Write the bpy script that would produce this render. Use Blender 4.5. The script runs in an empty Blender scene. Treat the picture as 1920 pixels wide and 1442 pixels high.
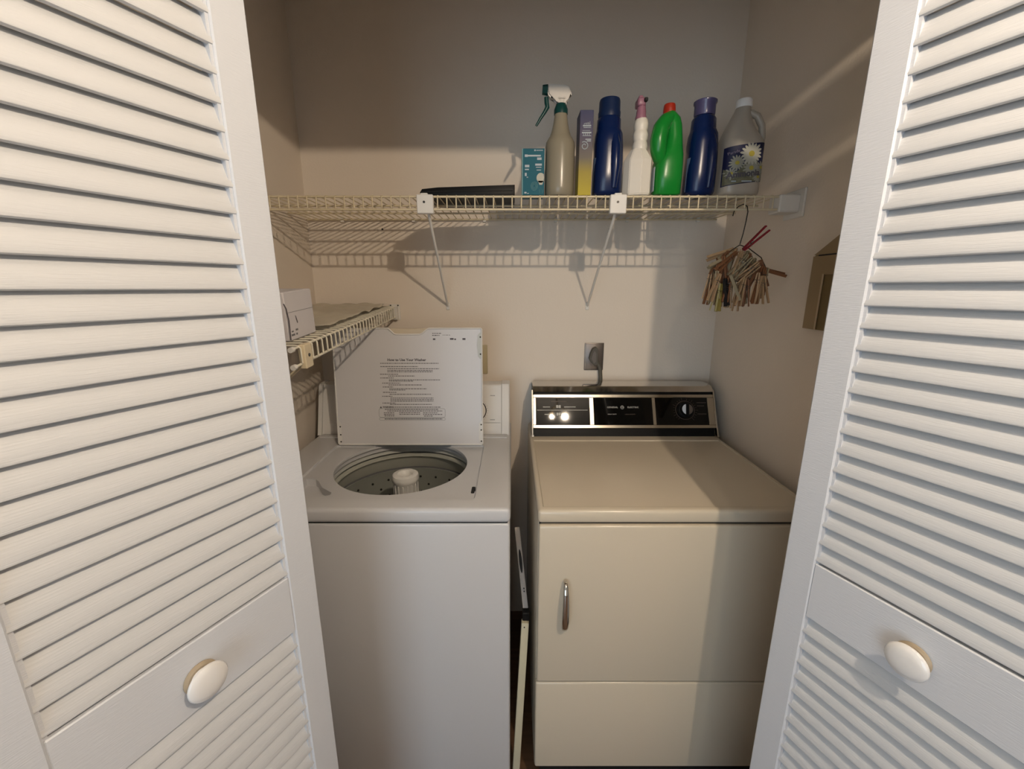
import bpy, bmesh, math, random
from mathutils import Vector, Matrix
random.seed(7)
SC = bpy.context.scene
COL = SC.collection
PI = math.pi
H = 1.444

# ---------------------------------------------------------------- camera
cam_d = bpy.data.cameras.new('camera'); cam = bpy.data.objects.new('camera', cam_d); COL.objects.link(cam)
cam_d.sensor_width = 36.0; cam_d.lens = 36.0 * 778 / 1920; cam_d.clip_start = 0.02
cam.location = (0, 0, H); cam.rotation_euler = (PI/2 - math.atan(181/778), 0, 0)
SC.camera = cam

# ---------------------------------------------------------------- world, exposure, daylight
w = bpy.data.worlds.new('world'); SC.world = w; w.use_nodes = True
w.node_tree.nodes['Background'].inputs[0].default_value = (0.62, 0.78, 1.0, 1)
w.node_tree.nodes['Background'].inputs[1].default_value = 1.0
SC.view_settings.view_transform = 'Standard'; SC.view_settings.look = 'None'
SC.view_settings.gamma = 1.0; SC.view_settings.use_curve_mapping = False
SC.view_settings.exposure = 0.03
BULB = 4350.0
WINDOW_W = 30.0
LAMP_C = (1.0, 0.83, 0.64)
WINDOW_C = (0.70, 0.87, 1.0)
def area(name, loc, rot, sx, sy, energy, color):
    l = bpy.data.lights.new(name, 'AREA'); l.shape = 'RECTANGLE'; l.size = sx; l.size_y = sy
    l.energy = energy; l.color = color
    o = bpy.data.objects.new(name, l); COL.objects.link(o); o.location = loc; o.rotation_euler = rot
    return o
area('window_daylight', (-0.9, -2.60, 1.08), (PI/2, 0, 0), 1.7, 1.9, WINDOW_W, WINDOW_C)

# ---------------------------------------------------------------- materials
def mat(name, col, rough=0.5, metal=0.0, bump=0.0, bscale=200.0, var=0.0, vscale=6.0, coat=0.0,
        trans=0.0, alpha=1.0, emit=None, estr=0.0, stretch=None, ior=1.45, sss=0.0, spec=0.5):
    m = bpy.data.materials.new(name); m.use_nodes = True
    nt = m.node_tree; p = nt.nodes['Principled BSDF']
    c = (*col, 1)
    p.inputs['Base Color'].default_value = c
    p.inputs['Roughness'].default_value = rough; p.inputs['Metallic'].default_value = metal
    p.inputs['Coat Weight'].default_value = coat; p.inputs['Coat Roughness'].default_value = 0.05
    p.inputs['Transmission Weight'].default_value = trans; p.inputs['Alpha'].default_value = alpha
    p.inputs['IOR'].default_value = ior; p.inputs['Specular IOR Level'].default_value = spec
    if sss:
        p.inputs['Subsurface Weight'].default_value = sss
        p.inputs['Subsurface Radius'].default_value = (0.01, 0.01, 0.008)
    if emit:
        p.inputs['Emission Color'].default_value = (*emit, 1); p.inputs['Emission Strength'].default_value = estr
    if bump or var:
        tc = nt.nodes.new('ShaderNodeTexCoord'); mp = nt.nodes.new('ShaderNodeMapping')
        nt.links.new(tc.outputs['Object'], mp.inputs[0])
        if stretch: mp.inputs['Scale'].default_value = stretch
    if var:
        n = nt.nodes.new('ShaderNodeTexNoise'); n.inputs['Scale'].default_value = vscale; n.inputs['Detail'].default_value = 4
        r = nt.nodes.new('ShaderNodeMix'); r.data_type = 'RGBA'
        nt.links.new(mp.outputs[0], n.inputs['Vector']); nt.links.new(n.outputs['Fac'], r.inputs['Factor'])
        r.inputs['A'].default_value = (*[max(0, x*(1-var)) for x in col], 1)
        r.inputs['B'].default_value = (*[min(1, x*(1+var)) for x in col], 1)
        nt.links.new(r.outputs['Result'], p.inputs['Base Color'])
    if bump:
        n = nt.nodes.new('ShaderNodeTexNoise'); n.inputs['Scale'].default_value = bscale; n.inputs['Detail'].default_value = 3
        b = nt.nodes.new('ShaderNodeBump'); b.inputs['Strength'].default_value = bump; b.inputs['Distance'].default_value = 0.002
        nt.links.new(mp.outputs[0], n.inputs['Vector']); nt.links.new(n.outputs['Fac'], b.inputs['Height'])
        nt.links.new(b.outputs[0], p.inputs['Normal'])
    return m

M = {}
M['wall'] = mat('wall_paint', (0.78, 0.69, 0.59), 0.75, bump=0.25, bscale=140, var=0.03, vscale=2.5)
M['ceil'] = mat('ceiling_paint', (0.82, 0.80, 0.77), 0.85, bump=0.3, bscale=90)
M['roomwall'] = mat('room_paint', (0.74, 0.71, 0.67), 0.8)
M['floor'] = mat('brown_floor', (0.16, 0.085, 0.045), 0.5, var=0.35, vscale=9, stretch=(1, 8, 1))
M['door'] = mat('white_door_paint', (0.64, 0.655, 0.69), 0.34, bump=0.22, bscale=60, stretch=(1, 1, 12))
M['slat'] = mat('white_slat_paint', (0.62, 0.622, 0.628), 0.42, bump=0.2, bscale=60, stretch=(0.6, 10, 10))
M['knob'] = mat('white_porcelain', (0.82, 0.80, 0.78), 0.12, coat=0.5)
M['knobshade'] = mat('tan_knob_side_shade', (0.42, 0.34, 0.24), 0.45)  # tan stands in for the knob's shadowed side and its warm reflection
M['brass'] = mat('aged_brass', (0.55, 0.42, 0.22), 0.3, metal=1.0)
M['washer'] = mat('white_enamel', (0.58, 0.575, 0.58), 0.30, bump=0.05, bscale=500, coat=0.1)
M['washer_plastic'] = mat('white_panel_plastic', (0.72, 0.70, 0.67), 0.4)
M['liner'] = mat('lid_liner_enamel', (0.66, 0.645, 0.65), 0.32)
M['lidskin'] = mat('lid_outer_enamel', (0.58, 0.50, 0.38), 0.35)
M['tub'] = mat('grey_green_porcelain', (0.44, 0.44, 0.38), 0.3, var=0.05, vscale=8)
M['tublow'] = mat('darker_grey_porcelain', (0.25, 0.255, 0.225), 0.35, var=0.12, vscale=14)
M['tray'] = mat('bright_tray_plastic', (0.80, 0.78, 0.74), 0.35)
M['tubring'] = mat('tub_ring_plastic', (0.52, 0.52, 0.48), 0.35)
M['agit'] = mat('agitator_plastic', (0.70, 0.68, 0.64), 0.35)
M['dark'] = mat('dark_gap', (0.012, 0.011, 0.010), 0.7)
M['black'] = mat('black_gloss_panel', (0.004, 0.0035, 0.003), 0.04, spec=0.35)
M['blackplastic'] = mat('black_plastic', (0.008, 0.0078, 0.008), 0.42, spec=0.15)
M['almond'] = mat('almond_enamel', (0.62, 0.54, 0.42), 0.25, bump=0.04, bscale=600, coat=0.12)
M['chrome'] = mat('chrome', (0.62, 0.59, 0.54), 0.09, metal=1.0)
M['trim'] = mat('brushed_aluminium_trim', (0.50, 0.46, 0.39), 0.22, metal=1.0)
M['steel'] = mat('steel_plate', (0.22, 0.19, 0.17), 0.4, metal=0.9)
M['print'] = mat('silver_print', (0.55, 0.53, 0.48), 0.4)
M['dimprint'] = mat('dim_brown_print', (0.10, 0.07, 0.055), 0.5)
M['ink'] = mat('dark_ink', (0.09, 0.08, 0.09), 0.6)
M['greyink'] = mat('grey_ink', (0.15, 0.145, 0.15), 0.6)
M['wire'] = mat('cream_vinyl_wire', (0.68, 0.58, 0.40), 0.4)
M['wirewhite'] = mat('white_vinyl_wire', (0.72, 0.67, 0.55), 0.4)
M['clip'] = mat('white_bracket_plastic', (0.74, 0.71, 0.66), 0.45)
M['beigeplastic'] = mat('ivory_plastic', (0.50, 0.43, 0.27), 0.45)
M['dialglare'] = mat('dial_face_painted_reflection', (0.74, 0.77, 0.80), 0.3)  # pale tone paints the window's reflection onto the dryer dial
M['screw'] = mat('dark_screw', (0.05, 0.045, 0.04), 0.4, metal=0.6)
M['teal'] = mat('teal_card', (0.0, 0.095, 0.135), 0.5, spec=0.25, var=0.06, vscale=20)
M['tealedge'] = mat('pale_teal_card', (0.12, 0.27, 0.29), 0.5)
M['whiteprint'] = mat('white_print', (0.40, 0.45, 0.48), 0.5)
M['frost'] = mat('cloudy_plastic', (0.27, 0.235, 0.17), 0.25)
M['jug'] = mat('milky_plastic', (0.42, 0.365, 0.30), 0.33)
M['spraywhite'] = mat('spray_white_plastic', (0.62, 0.57, 0.51), 0.35)
M['spraygreen'] = mat('dark_green_plastic', (0.002, 0.045, 0.042), 0.35)
M['blue'] = mat('deep_blue_plastic', (0.002, 0.012, 0.066), 0.26)
M['bluecap'] = mat('dark_blue_cap_plastic', (0.003, 0.015, 0.060), 0.4)
M['lavcap'] = mat('lavender_cap_plastic', (0.065, 0.06, 0.14), 0.2)
M['palelabel'] = mat('pale_blue_label', (0.12, 0.16, 0.24), 0.45, var=0.3, vscale=60)
M['whitebottle'] = mat('white_bottle_plastic', (0.76, 0.70, 0.61), 0.35)
M['pink'] = mat('mauve_pink_plastic', (0.30, 0.13, 0.18), 0.4)
M['green'] = mat('bright_green_plastic', (0.006, 0.21, 0.024), 0.28)
M['capwhite'] = mat('white_cap_plastic', (0.86, 0.83, 0.80), 0.4)
M['red'] = mat('red_cap_plastic', (0.33, 0.022, 0.008), 0.4)
M['navy'] = mat('navy_label', (0.008, 0.010, 0.050), 0.5)
M['olive'] = mat('olive_leaf_print', (0.15, 0.14, 0.085), 0.6, var=0.6, vscale=90)
M['petal'] = mat('petal_print', (0.48, 0.46, 0.38), 0.6)
M['petal2'] = mat('shaded_petal_print', (0.32, 0.31, 0.25), 0.6)
M['yellow'] = mat('daisy_centre_print', (0.45, 0.36, 0.05), 0.6)
M['purplelabel'] = mat('grey_purple_print', (0.25, 0.20, 0.27), 0.6)
M['wood'] = mat('pale_pin_wood', (0.46, 0.29, 0.155), 0.6, var=0.2, vscale=40, stretch=(1, 1, 0.2))
M['wood2'] = mat('brown_pin_wood', (0.23, 0.095, 0.04), 0.6, var=0.25, vscale=40, stretch=(1, 1, 0.2))
M['wood3'] = mat('weathered_pin_wood', (0.33, 0.255, 0.15), 0.65, var=0.2, vscale=40, stretch=(1, 1, 0.2))
M['pinyellow'] = mat('yellow_pin_plastic', (0.33, 0.25, 0.06), 0.45)
M['pinblack'] = mat('black_pin_plastic', (0.02, 0.018, 0.018), 0.4)
M['pinred'] = mat('dark_red_pin_plastic', (0.25, 0.008, 0.02), 0.4)
M['hook'] = mat('dark_hanger_wire', (0.03, 0.025, 0.02), 0.4, metal=0.5)
M['card'] = mat('tan_cardboard', (0.34, 0.245, 0.14), 0.75, var=0.08, vscale=12)
M['card2'] = mat('dark_tan_cardboard', (0.20, 0.14, 0.06), 0.75, var=0.08, vscale=12)
M['cardedge'] = mat('light_cardboard_edge', (0.52, 0.40, 0.26), 0.7)
M['whitecard'] = mat('white_cardboard', (0.62, 0.59, 0.60), 0.6, var=0.04, vscale=15)
M['film'] = mat('crumpled_grey_paper', (0.55, 0.50, 0.40), 0.4, bump=0.6, bscale=30)
M['ivory'] = mat('ivory_metal', (0.55, 0.50, 0.36), 0.45, var=0.08, vscale=14)
M['greymetal'] = mat('grey_painted_metal', (0.40, 0.36, 0.33), 0.45)
M['cord'] = mat('grey_cord', (0.10, 0.09, 0.072), 0.5)
M['bulb'] = mat('bright_bulb_filament', (1, 0.9, 0.8), 0.4, emit=LAMP_C, estr=BULB)
M['bulb2'] = mat('weaker_bulb_filament', (1, 0.9, 0.8), 0.4, emit=LAMP_C, estr=BULB*0.15)
M['glass'] = mat('window_glass', (0.9, 0.95, 1.0), 0.02, trans=1.0)

# yellow-to-purple printed carton: colours set by height on the box itself
def ramp_mat(name, stops, z0, z1):
    m = bpy.data.materials.new(name); m.use_nodes = True; nt = m.node_tree; p = nt.nodes['Principled BSDF']
    tc = nt.nodes.new('ShaderNodeTexCoord'); s = nt.nodes.new('ShaderNodeSeparateXYZ'); mr = nt.nodes.new('ShaderNodeMapRange')
    cr = nt.nodes.new('ShaderNodeValToRGB')
    nt.links.new(tc.outputs['Object'], s.inputs[0]); nt.links.new(s.outputs['Z'], mr.inputs['Value'])
    mr.inputs['From Min'].default_value = z0; mr.inputs['From Max'].default_value = z1
    nt.links.new(mr.outputs[0], cr.inputs['Fac']); nt.links.new(cr.outputs[0], p.inputs['Base Color'])
    e = cr.color_ramp.elements; e[0].position = stops[0][0]; e[0].color = (*stops[0][1], 1)
    e[1].position = stops[-1][0]; e[1].color = (*stops[-1][1], 1)
    for q, c in stops[1:-1]:
        k = e.new(q); k.color = (*c, 1)
    p.inputs['Roughness'].default_value = 0.5; p.inputs['Specular IOR Level'].default_value = 0.25
    return m
M['carton'] = ramp_mat('printed_gradient_carton', [(0, (0.46, 0.36, 0.02)), (0.28, (0.33, 0.25, 0.03)), (0.45, (0.15, 0.125, 0.095)), (0.7, (0.075, 0.062, 0.105)), (1, (0.034, 0.038, 0.10))], 0.0, 0.21)

# ---------------------------------------------------------------- mesh building
class B:
    def __init__(s): s.bm = bmesh.new()
    def _xf(s, vs, Mx):
        if Mx is not None: bmesh.ops.transform(s.bm, matrix=Mx, verts=vs)
    def box(s, x0, x1, y0, y1, z0, z1, bev=0, seg=2, Mx=None):
        r = bmesh.ops.create_cube(s.bm, size=1)['verts']
        for v in r:
            v.co = Vector(((x0+x1)/2 + v.co.x*(x1-x0), (y0+y1)/2 + v.co.y*(y1-y0), (z0+z1)/2 + v.co.z*(z1-z0)))
        if bev:
            es = list({e for v in r for e in v.link_edges})
            o = bmesh.ops.bevel(s.bm, geom=es, offset=bev, segments=seg, affect='EDGES', profile=0.5)
            r = list({v for f in o['faces'] for v in f.verts} | {v for v in r if v.is_valid})
        s._xf(r, Mx); return s
    def rings(s, rings, cap=True, Mx=None, closed=True):
        vr = [[s.bm.verts.new(p) for p in ring] for ring in rings]
        n = len(vr[0])
        for a, b in zip(vr, vr[1:]):
            for i in range(n if closed else n-1):
                j = (i+1) % n
                try: s.bm.faces.new((a[i], a[j], b[j], b[i]))
                except ValueError: pass
        if cap:
            s.bm.faces.new(list(reversed(vr[0]))); s.bm.faces.new(vr[-1])
        s._xf([v for r in vr for v in r], Mx); return s
    def prism(s, poly, a0, a1, axis='z', Mx=None):
        def P(u, v, a):
            return {'z': (u, v, a), 'y': (u, a, v), 'x': (a, u, v)}[axis]
        return s.rings([[P(u, v, a0) for u, v in poly], [P(u, v, a1) for u, v in poly]], Mx=Mx)
    def cyl(s, p0, p1, r0, r1=None, n=14, cap=True):
        return s.tube([p0, p1], [r0, r0 if r1 is None else r1], n, cap)
    def tube(s, pts, r, n=6, cap=True, closed=False):
        pts = [Vector(p) for p in pts]; k = len(pts)
        rr = r if isinstance(r, (list, tuple)) else [r]*k
        rings = []; prev = None
        for i, p in enumerate(pts):
            if closed: t = (pts[(i+1) % k] - pts[i-1])
            else: t = pts[min(i+1, k-1)] - pts[max(i-1, 0)]
            t.normalize()
            if prev is None:
                a = Vector((0, 0, 1)) if abs(t.z) < 0.9 else Vector((1, 0, 0))
            else: a = prev
            u = (a - t*a.dot(t)).normalized(); v = t.cross(u); prev = u
            rings.append([tuple(p + (u*math.cos(2*PI*j/n) + v*math.sin(2*PI*j/n))*rr[i]) for j in range(n)])
        if closed: rings.append(rings[0]); cap = False
        return s.rings(rings, cap=cap)
    def lathe(s, prof, c=(0, 0, 0), n=32, sx=1, sy=1, cap=False, Mx=None):
        return s.rings([[(c[0]+sx*r*math.cos(2*PI*j/n), c[1]+sy*r*math.sin(2*PI*j/n), c[2]+z) for j in range(n)] for r, z in prof], cap=cap, Mx=Mx)
    def sup(s, secs, n=32, Mx=None):   # secs: (z, cx, cy, rx, ry, e)
        R = []
        for z, cx, cy, rx, ry, e in secs:
            ring = []
            for j in range(n):
                a = 2*PI*j/n; ca, sa = math.cos(a), math.sin(a)
                ring.append((cx + rx*math.copysign(abs(ca)**(2/e), ca), cy + ry*math.copysign(abs(sa)**(2/e), sa), z))
            R.append(ring)
        return s.rings(R, Mx=Mx)
    def ball(s, c, rx, ry=None, rz=None, n=16):
        r = bmesh.ops.create_uvsphere(s.bm, u_segments=n, v_segments=max(6, n//2), radius=1)['verts']
        for v in r: v.co = Vector((c[0]+v.co.x*rx, c[1]+v.co.y*(ry or rx), c[2]+v.co.z*(rz or rx)))
        return s

def to_mesh(name, b, m, smooth=30):
    bm = b.bm if isinstance(b, B) else b
    bmesh.ops.recalc_face_normals(bm, faces=bm.faces)
    me = bpy.data.meshes.new(name); bm.to_mesh(me); bm.free()
    if smooth:
        for p in me.polygons: p.use_smooth = True
        me.set_sharp_from_angle(angle=math.radians(smooth))
    me.materials.append(m)
    return me
def props(o, label=None, cat=None, group=None, kind=None):
    if label: o['label'] = label
    if cat: o['category'] = cat
    if group: o['group'] = group
    if kind: o['kind'] = kind
    return o
def wm(o):   # world matrix from the parent chain, without a depsgraph
    m = o.matrix_basis.copy()
    return wm(o.parent) @ m if o.parent else m
def obj(name, b, m, parent=None, smooth=30, local=False, label=None, kind=None, Mx=None):
    me = b if isinstance(b, bpy.types.Mesh) else to_mesh(name, b, m, smooth)
    if Mx is not None: me.transform(Mx)
    if parent and not local: me.transform(wm(parent).inverted())
    o = bpy.data.objects.new(name, me); COL.objects.link(o)
    if parent: o.parent = parent
    if label: o['label'] = label
    if kind: o['kind'] = kind
    return o
def thing(name, label, cat, loc=(0, 0, 0), rot=(0, 0, 0), group=None, kind=None):
    o = bpy.data.objects.new(name, None); COL.objects.link(o)
    o.location = loc; o.rotation_euler = rot; o.empty_display_size = 0.05
    return props(o, label, cat, group, kind)
def frame(o, X, Y):
    X = Vector(X).normalized(); Y = Vector(Y).normalized(); Z = X.cross(Y)
    return Matrix(((X.x, Y.x, Z.x, o[0]), (X.y, Y.y, Z.y, o[1]), (X.z, Y.z, Z.z, o[2]), (0, 0, 0, 1)))
def boolcut(o, cutter):
    c = bpy.data.objects.new('cutter', to_mesh('cutter', cutter, M['dark'], 0)); COL.objects.link(c)
    c.matrix_world = wm(o)
    md = o.modifiers.new('cut', 'BOOLEAN'); md.object = c; md.operation = 'DIFFERENCE'; md.solver = 'EXACT'
    bpy.context.view_layer.update()
    me = bpy.data.meshes.new_from_object(o.evaluated_get(bpy.context.evaluated_depsgraph_get()))
    o.modifiers.clear(); old = o.data; o.data = me; bpy.data.meshes.remove(old)
    bpy.data.objects.remove(c)
    for p in me.polygons: p.use_smooth = True
    me.set_sharp_from_angle(angle=math.radians(30))
    me.materials.clear(); me.materials.append(old_mat[o.name])
old_mat = {}
def text_bm(s, size, align='CENTER', extrude=0.0002, bold=0.0, space=1.0):
    cu = bpy.data.curves.new('t', 'FONT'); cu.body = s; cu.size = size; cu.align_x = align; cu.align_y = 'CENTER'
    cu.extrude = extrude; cu.offset = bold; cu.resolution_u = 2; cu.space_character = space
    o = bpy.data.objects.new('t', cu); COL.objects.link(o); bpy.context.view_layer.update()
    me = bpy.data.meshes.new_from_object(o.evaluated_get(bpy.context.evaluated_depsgraph_get()))
    bm = bmesh.new(); bm.from_mesh(me); bpy.data.objects.remove(o); bpy.data.curves.remove(cu); bpy.data.meshes.remove(me)
    return bm
def xf(bm, Mx): bmesh.ops.transform(bm, matrix=Mx, verts=bm.verts); return bm
T = Matrix.Translation

# ================================================================ structure
YB = 1.62; XL = -0.752; XR = 0.787; YF0, YF1 = 0.57, 0.69; HD = 2.036
def struct(name, b, m, label, cat='wall', parent=None):
    return props(obj(name, b, m, parent, smooth=0), label, cat, kind='structure')
struct('wall_back', B().box(XL-0.1, XR+0.1, YB, YB+0.1, 0, 2.44), M['wall'], 'plain cream wall at the back of the laundry closet')
struct('wall_left', B().box(XL-0.1, XL, YF1, YB, 0, 2.44), M['wall'], 'short cream side wall at the left of the washer')
struct('wall_right', B().box(XR, XR+0.1, YF1, YB, 0, 2.44), M['wall'], 'shaded cream side wall at the right of the dryer')
b = B()
b.box(-2.1, -0.745, YF0, YF1, 0, 2.44); b.box(0.87, 2.3, YF0, YF1, 0, 2.44); b.box(-0.745, 0.87, YF0, YF1, HD, 2.44)
struct('wall_front', b, M['roomwall'], 'room wall around the closet opening, behind the louvred doors')
struct('ceiling', B().box(-2.1, 2.3, -2.7, YB+0.1, 2.44, 2.52), M['ceil'], 'flat white ceiling above closet and room', 'ceiling')
struct('floor', B().box(-2.1, 2.3, -2.7, YB+0.1, -0.08, 0), M['floor'], 'brown floor under the washer and dryer', 'floor')
struct('wall_room_left', B().box(-2.2, -2.1, -2.7, YF1, 0, 2.44), M['roomwall'], 'room wall far to the left of the camera')
struct('wall_room_right', B().box(2.3, 2.4, -2.7, YF1, 0, 2.44), M['roomwall'], 'room wall far to the right of the camera')
b = B(); b.box(-2.1, -1.8, -2.8, -2.7, 0, 2.44); b.box(-0.2, 2.3, -2.8, -2.7, 0, 2.44)
b.box(-1.8, -0.2, -2.8, -2.7, 0, 0.08); b.box(-1.8, -0.2, -2.8, -2.7, 2.10, 2.44)
struct('wall_room_rear', b, M['roomwall'], 'room wall with the window behind the camera')
win = thing('window_1', 'tall white framed glazed doors behind the camera', 'window', (-0.9, -2.7, 0.08), kind='structure')
b = B(); b.box(-1.8, -0.2, -2.77, -2.71, 0.08, 0.14); b.box(-1.8, -0.2, -2.77, -2.71, 2.04, 2.10)
b.box(-1.8, -1.74, -2.77, -2.71, 0.14, 2.04); b.box(-0.26, -0.2, -2.77, -2.71, 0.14, 2.04); b.box(-1.03, -0.97, -2.77, -2.71, 0.14, 2.04)
obj('window_frame', b, M['door'], win, 0)
obj('pane', B().box(-1.74, -1.03, -2.745, -2.74, 0.14, 2.04), M['glass'], win, 0)
obj('pane', B().box(-0.97, -0.26, -2.745, -2.74, 0.14, 2.04), M['glass'], win, 0)

for x, z in ((-0.478, 1.655), (0.360, 1.655)):     # old anchor holes just below the long shelf
    struct('trim_2', B().cyl((x, YB-0.0015, z), (x, YB+0.001, z), 0.0035, n=10), M['screw'], 'small dark anchor hole in the back wall under the long shelf, %s brace' % ('left of the left' if x < 0 else 'right of the right'), 'anchor')

# ================================================================ louvred bifold doors
DW, DT, DH0, DH1 = 0.377, 0.028, 0.012, 2.018
ST = 0.048; RM0, RM1 = 0.877, 0.981
PITCH = 0.0325
stile_me = to_mesh('stile', B().box(0, ST, -DT, 0, DH0, DH1, 0.002, 1), M['door'])
def rail_mesh(z0, z1): return to_mesh('rail', B().box(ST, DW-ST, -DT+0.001, -0.001, z0, z1, 0.0015, 1), M['door'])
rails_me = [rail_mesh(DH0, 0.165), rail_mesh(RM0, RM1), rail_mesh(1.945, DH1)]
bead_me = to_mesh('bead', B().box(0, 0.004, -DT+0.003, -0.0035, RM1, 1.945).box(0, 0.004, -DT+0.003, -0.0035, 0.165, RM0), M['door'], 0)
# slat section in local YZ: outer edge (y towards 0) is the lower one
def slat_mesh():
    d = Vector((0.0068, -0.0176)); L = d.length; u = d/L; nrm = Vector((-u.y, u.x)); h = 0.0034
    prof = []
    for a, bq in ((-L, 0.55), (-L+0.002, 1), (0, 1.08), (L-0.0025, 1), (L-0.0006, 0.6)): prof.append(u*a + nrm*h*bq)
    for a, bq in ((L-0.0006, 0.6), (L-0.0025, 1), (0, 1.08), (-L+0.002, 1), (-L, 0.55)): prof.append(u*a - nrm*h*bq)
    b = B(); b.prism([(p.x, p.y) for p in prof], ST-0.003, DW-ST+0.003, 'x')
    return to_mesh('slat', b, M['slat'], 40)
slat_me = slat_mesh()
slat_z = []
z = RM1 + 0.0212
while z < 1.945 - 0.006: slat_z.append(z); z += PITCH
zl = []; z = RM0 - 0.0165
while z > 0.165 + 0.006: zl.append(z); z -= PITCH
knob_prof = [(0.0, 0.0), (0.013, 0.0), (0.012, 0.006), (0.0095, 0.011), (0.0095, 0.016), (0.014, 0.0195), (0.0205, 0.023), (0.0222, 0.0265), (0.0205, 0.031), (0.0145, 0.0345), (0.007, 0.036), (0.0001, 0.0363)]
shade_rose_prof = [(0.0, 0.0), (0.0185, 0.0), (0.0185, 0.0025), (0.0150, 0.006), (0.0, 0.0037)]
def leaf(root, Mw, knob):
    inv = wm(root).inverted()
    def add(name, me, off=(0, 0, 0)):
        o = bpy.data.objects.new(name, me); COL.objects.link(o); o.parent = root
        o.matrix_basis = inv @ Mw @ T(off); return o
    add('stile', stile_me); add('stile', stile_me, (DW-ST, 0, 0))
    for r in rails_me: add('rail', r)
    add('bead', bead_me, (ST, 0, 0)); add('bead', bead_me, (DW-ST-0.004, 0, 0))
    for z in slat_z + zl: add('slat', slat_me, (0, -0.0105, z))
    if knob is not None:
        R = Matrix.Rotation(-PI/2, 4, 'X') @ Matrix.Diagonal((1.15, 1.15, 0.66, 1))
        kb = B().lathe(knob_prof, n=32); me = to_mesh('knob', kb, M['knob'], 60); me.transform(R)
        k = add('knob', me, (DW/2, 0, knob)); k['label'] = 'round glossy white knob'
        me2 = to_mesh('shade_rose', B().lathe(shade_rose_prof, n=28), M['knobshade'], 40); me2.transform(R)  # disc behind the knob carries its shaded-side tone as colour
        q = bpy.data.objects.new('shade_rose', me2); COL.objects.link(q); q.parent = k
def bifold(name, label, P0, th, side, dz=0.0):
    # P0: inner (leading) corner of the outer face; side -1 left door, +1 right door
    sn, cs = math.sin(th), math.cos(th)
    root = thing(name, label, 'door', (P0[0], P0[1], dz), kind='structure')
    u = Vector((side*sn, -cs, 0)); n = Vector((-side*cs, -sn, 0))
    P = Vector((P0[0], P0[1], 0)); A = P + u*DW
    X = Vector((n.y, -n.x, 0))   # X x n = Z
    org = P if X.dot(u) > 0 else A
    def mk(o, X, Y): return Matrix(((X.x, Y.x, 0, o.x), (X.y, Y.y, 0, o.y), (0, 0, 1, dz), (0, 0, 0, 1)))
    leaf(root, mk(org, X, n), 0.925)
    xm = (A - n*DT).x + side*0.002
    n2 = Vector((-n.x, n.y, 0)); A2 = Vector((2*xm - A.x, A.y, 0)); P2 = Vector((2*xm - P.x, P.y, 0))
    X2 = Vector((n2.y, -n2.x, 0)); org2 = A2 if X2.dot(P2 - A2) > 0 else P2
    leaf(root, mk(org2, X2, n2), None)
    hb = B()
    for z in (0.3, 1.0, 1.75): hb.cyl((xm, A.y + DT*sn, z-0.03), (xm, A.y + DT*sn, z+0.03), 0.004)
    obj('hinge', hb, M['brass'], root)
bifold('door_1', 'white louvred folding door at the left, knob near its lower left', (-0.344, 0.632), math.radians(25.6), -1, 0.002)
bifold('door_2', 'white louvred folding door at the right, in front of the dryer', (0.490, 0.656), math.radians(23.8), 1, 0.011)
tr = B().box(-0.74, 0.835, 0.612, 0.640, HD-0.012, HD)
props(obj('trim_1', tr, M['chrome'], None, 0), 'metal track for the folding doors under the opening head', 'trim', kind='structure')

# ================================================================ dryer
dr = thing('dryer', 'almond clothes dryer with black and chrome control console, right of the washer', 'dryer', (0.41, 1.26, 0))
DX0, DX1 = 0.0635, 0.752
obj('cabinet', B().box(DX0+0.001, DX1-0.001, 0.932, 1.60, 0.085, 0.877, 0.004), M['almond'], dr)
b = B().box(DX0, DX1, 0.914, 1.60, 0.8805, 0.916, 0.009, 3)
top = obj('top_panel', b, M['almond'], dr); old_mat[top.name] = M['almond']
boolcut(top, xf(B().box(DX0+0.014, DX1-0.014, 0.935, 1.395, 0.9125, 0.93, 0.0).bm, wm(dr).inverted()))
md = top.modifiers.new('soft_edge', 'BEVEL'); md.width = 0.0022; md.segments = 2; md.limit_method = 'ANGLE'; md.angle_limit = math.radians(40)
obj('seam', B().box(DX0+0.004, DX1-0.004, 0.924, 1.59, 0.874, 0.882), M['dark'], dr, 0)
dd = obj('door', B().box(DX0+0.003, DX1-0.003, 0.912, 0.933, 0.4035, 0.8755, 0.006, 3), M['almond'], dr)
obj('lower_panel', B().box(DX0+0.001, DX1-0.001, 0.914, 0.933, 0.100, 0.3995, 0.006, 3), M['almond'], dr)
obj('toe_kick', B().box(DX0+0.02, DX1-0.02, 0.955, 0.97, 0.004, 0.10), M['dark'], dr, 0)
for x in (DX0+0.05, DX1-0.05):
    for y in (0.98, 1.55): obj('foot', B().cyl((x, y, 0.0), (x, y, 0.086), 0.018), M['blackplastic'], dr)
# handle: arched chrome pull, narrow at the top and fuller below
hb = B(); pts = []; rr = []
hp = [(0.7255, 0.907, .0045), (0.7235, 0.897, .0052), (0.716, 0.889, .0058), (0.70, 0.884, .0066), (0.675, 0.881, .0078), (0.65, 0.880, .0086), (0.625, 0.881, .0090), (0.605, 0.885, .0086), (0.594, 0.891, .0074), (0.588, 0.899, .006), (0.5865, 0.909, .005)]
secs = []
for i, (z, y, r) in enumerate(hp):
    p0 = hp[max(i-1, 0)]; p1 = hp[min(i+1, len(hp)-1)]
    t = Vector((0, p1[1]-p0[1], p1[0]-p0[0])).normalized(); nn = Vector((1, 0, 0)); bb = t.cross(nn)
    c = Vector((0.1345, y, z))
    secs.append([tuple(c + nn*math.cos(2*PI*j/14)*r + bb*math.sin(2*PI*j/14)*r*0.55) for j in range(14)])
hb.rings(secs)
obj('handle', hb, M['chrome'], dd, 60, label='narrow arched chrome handle')
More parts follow.
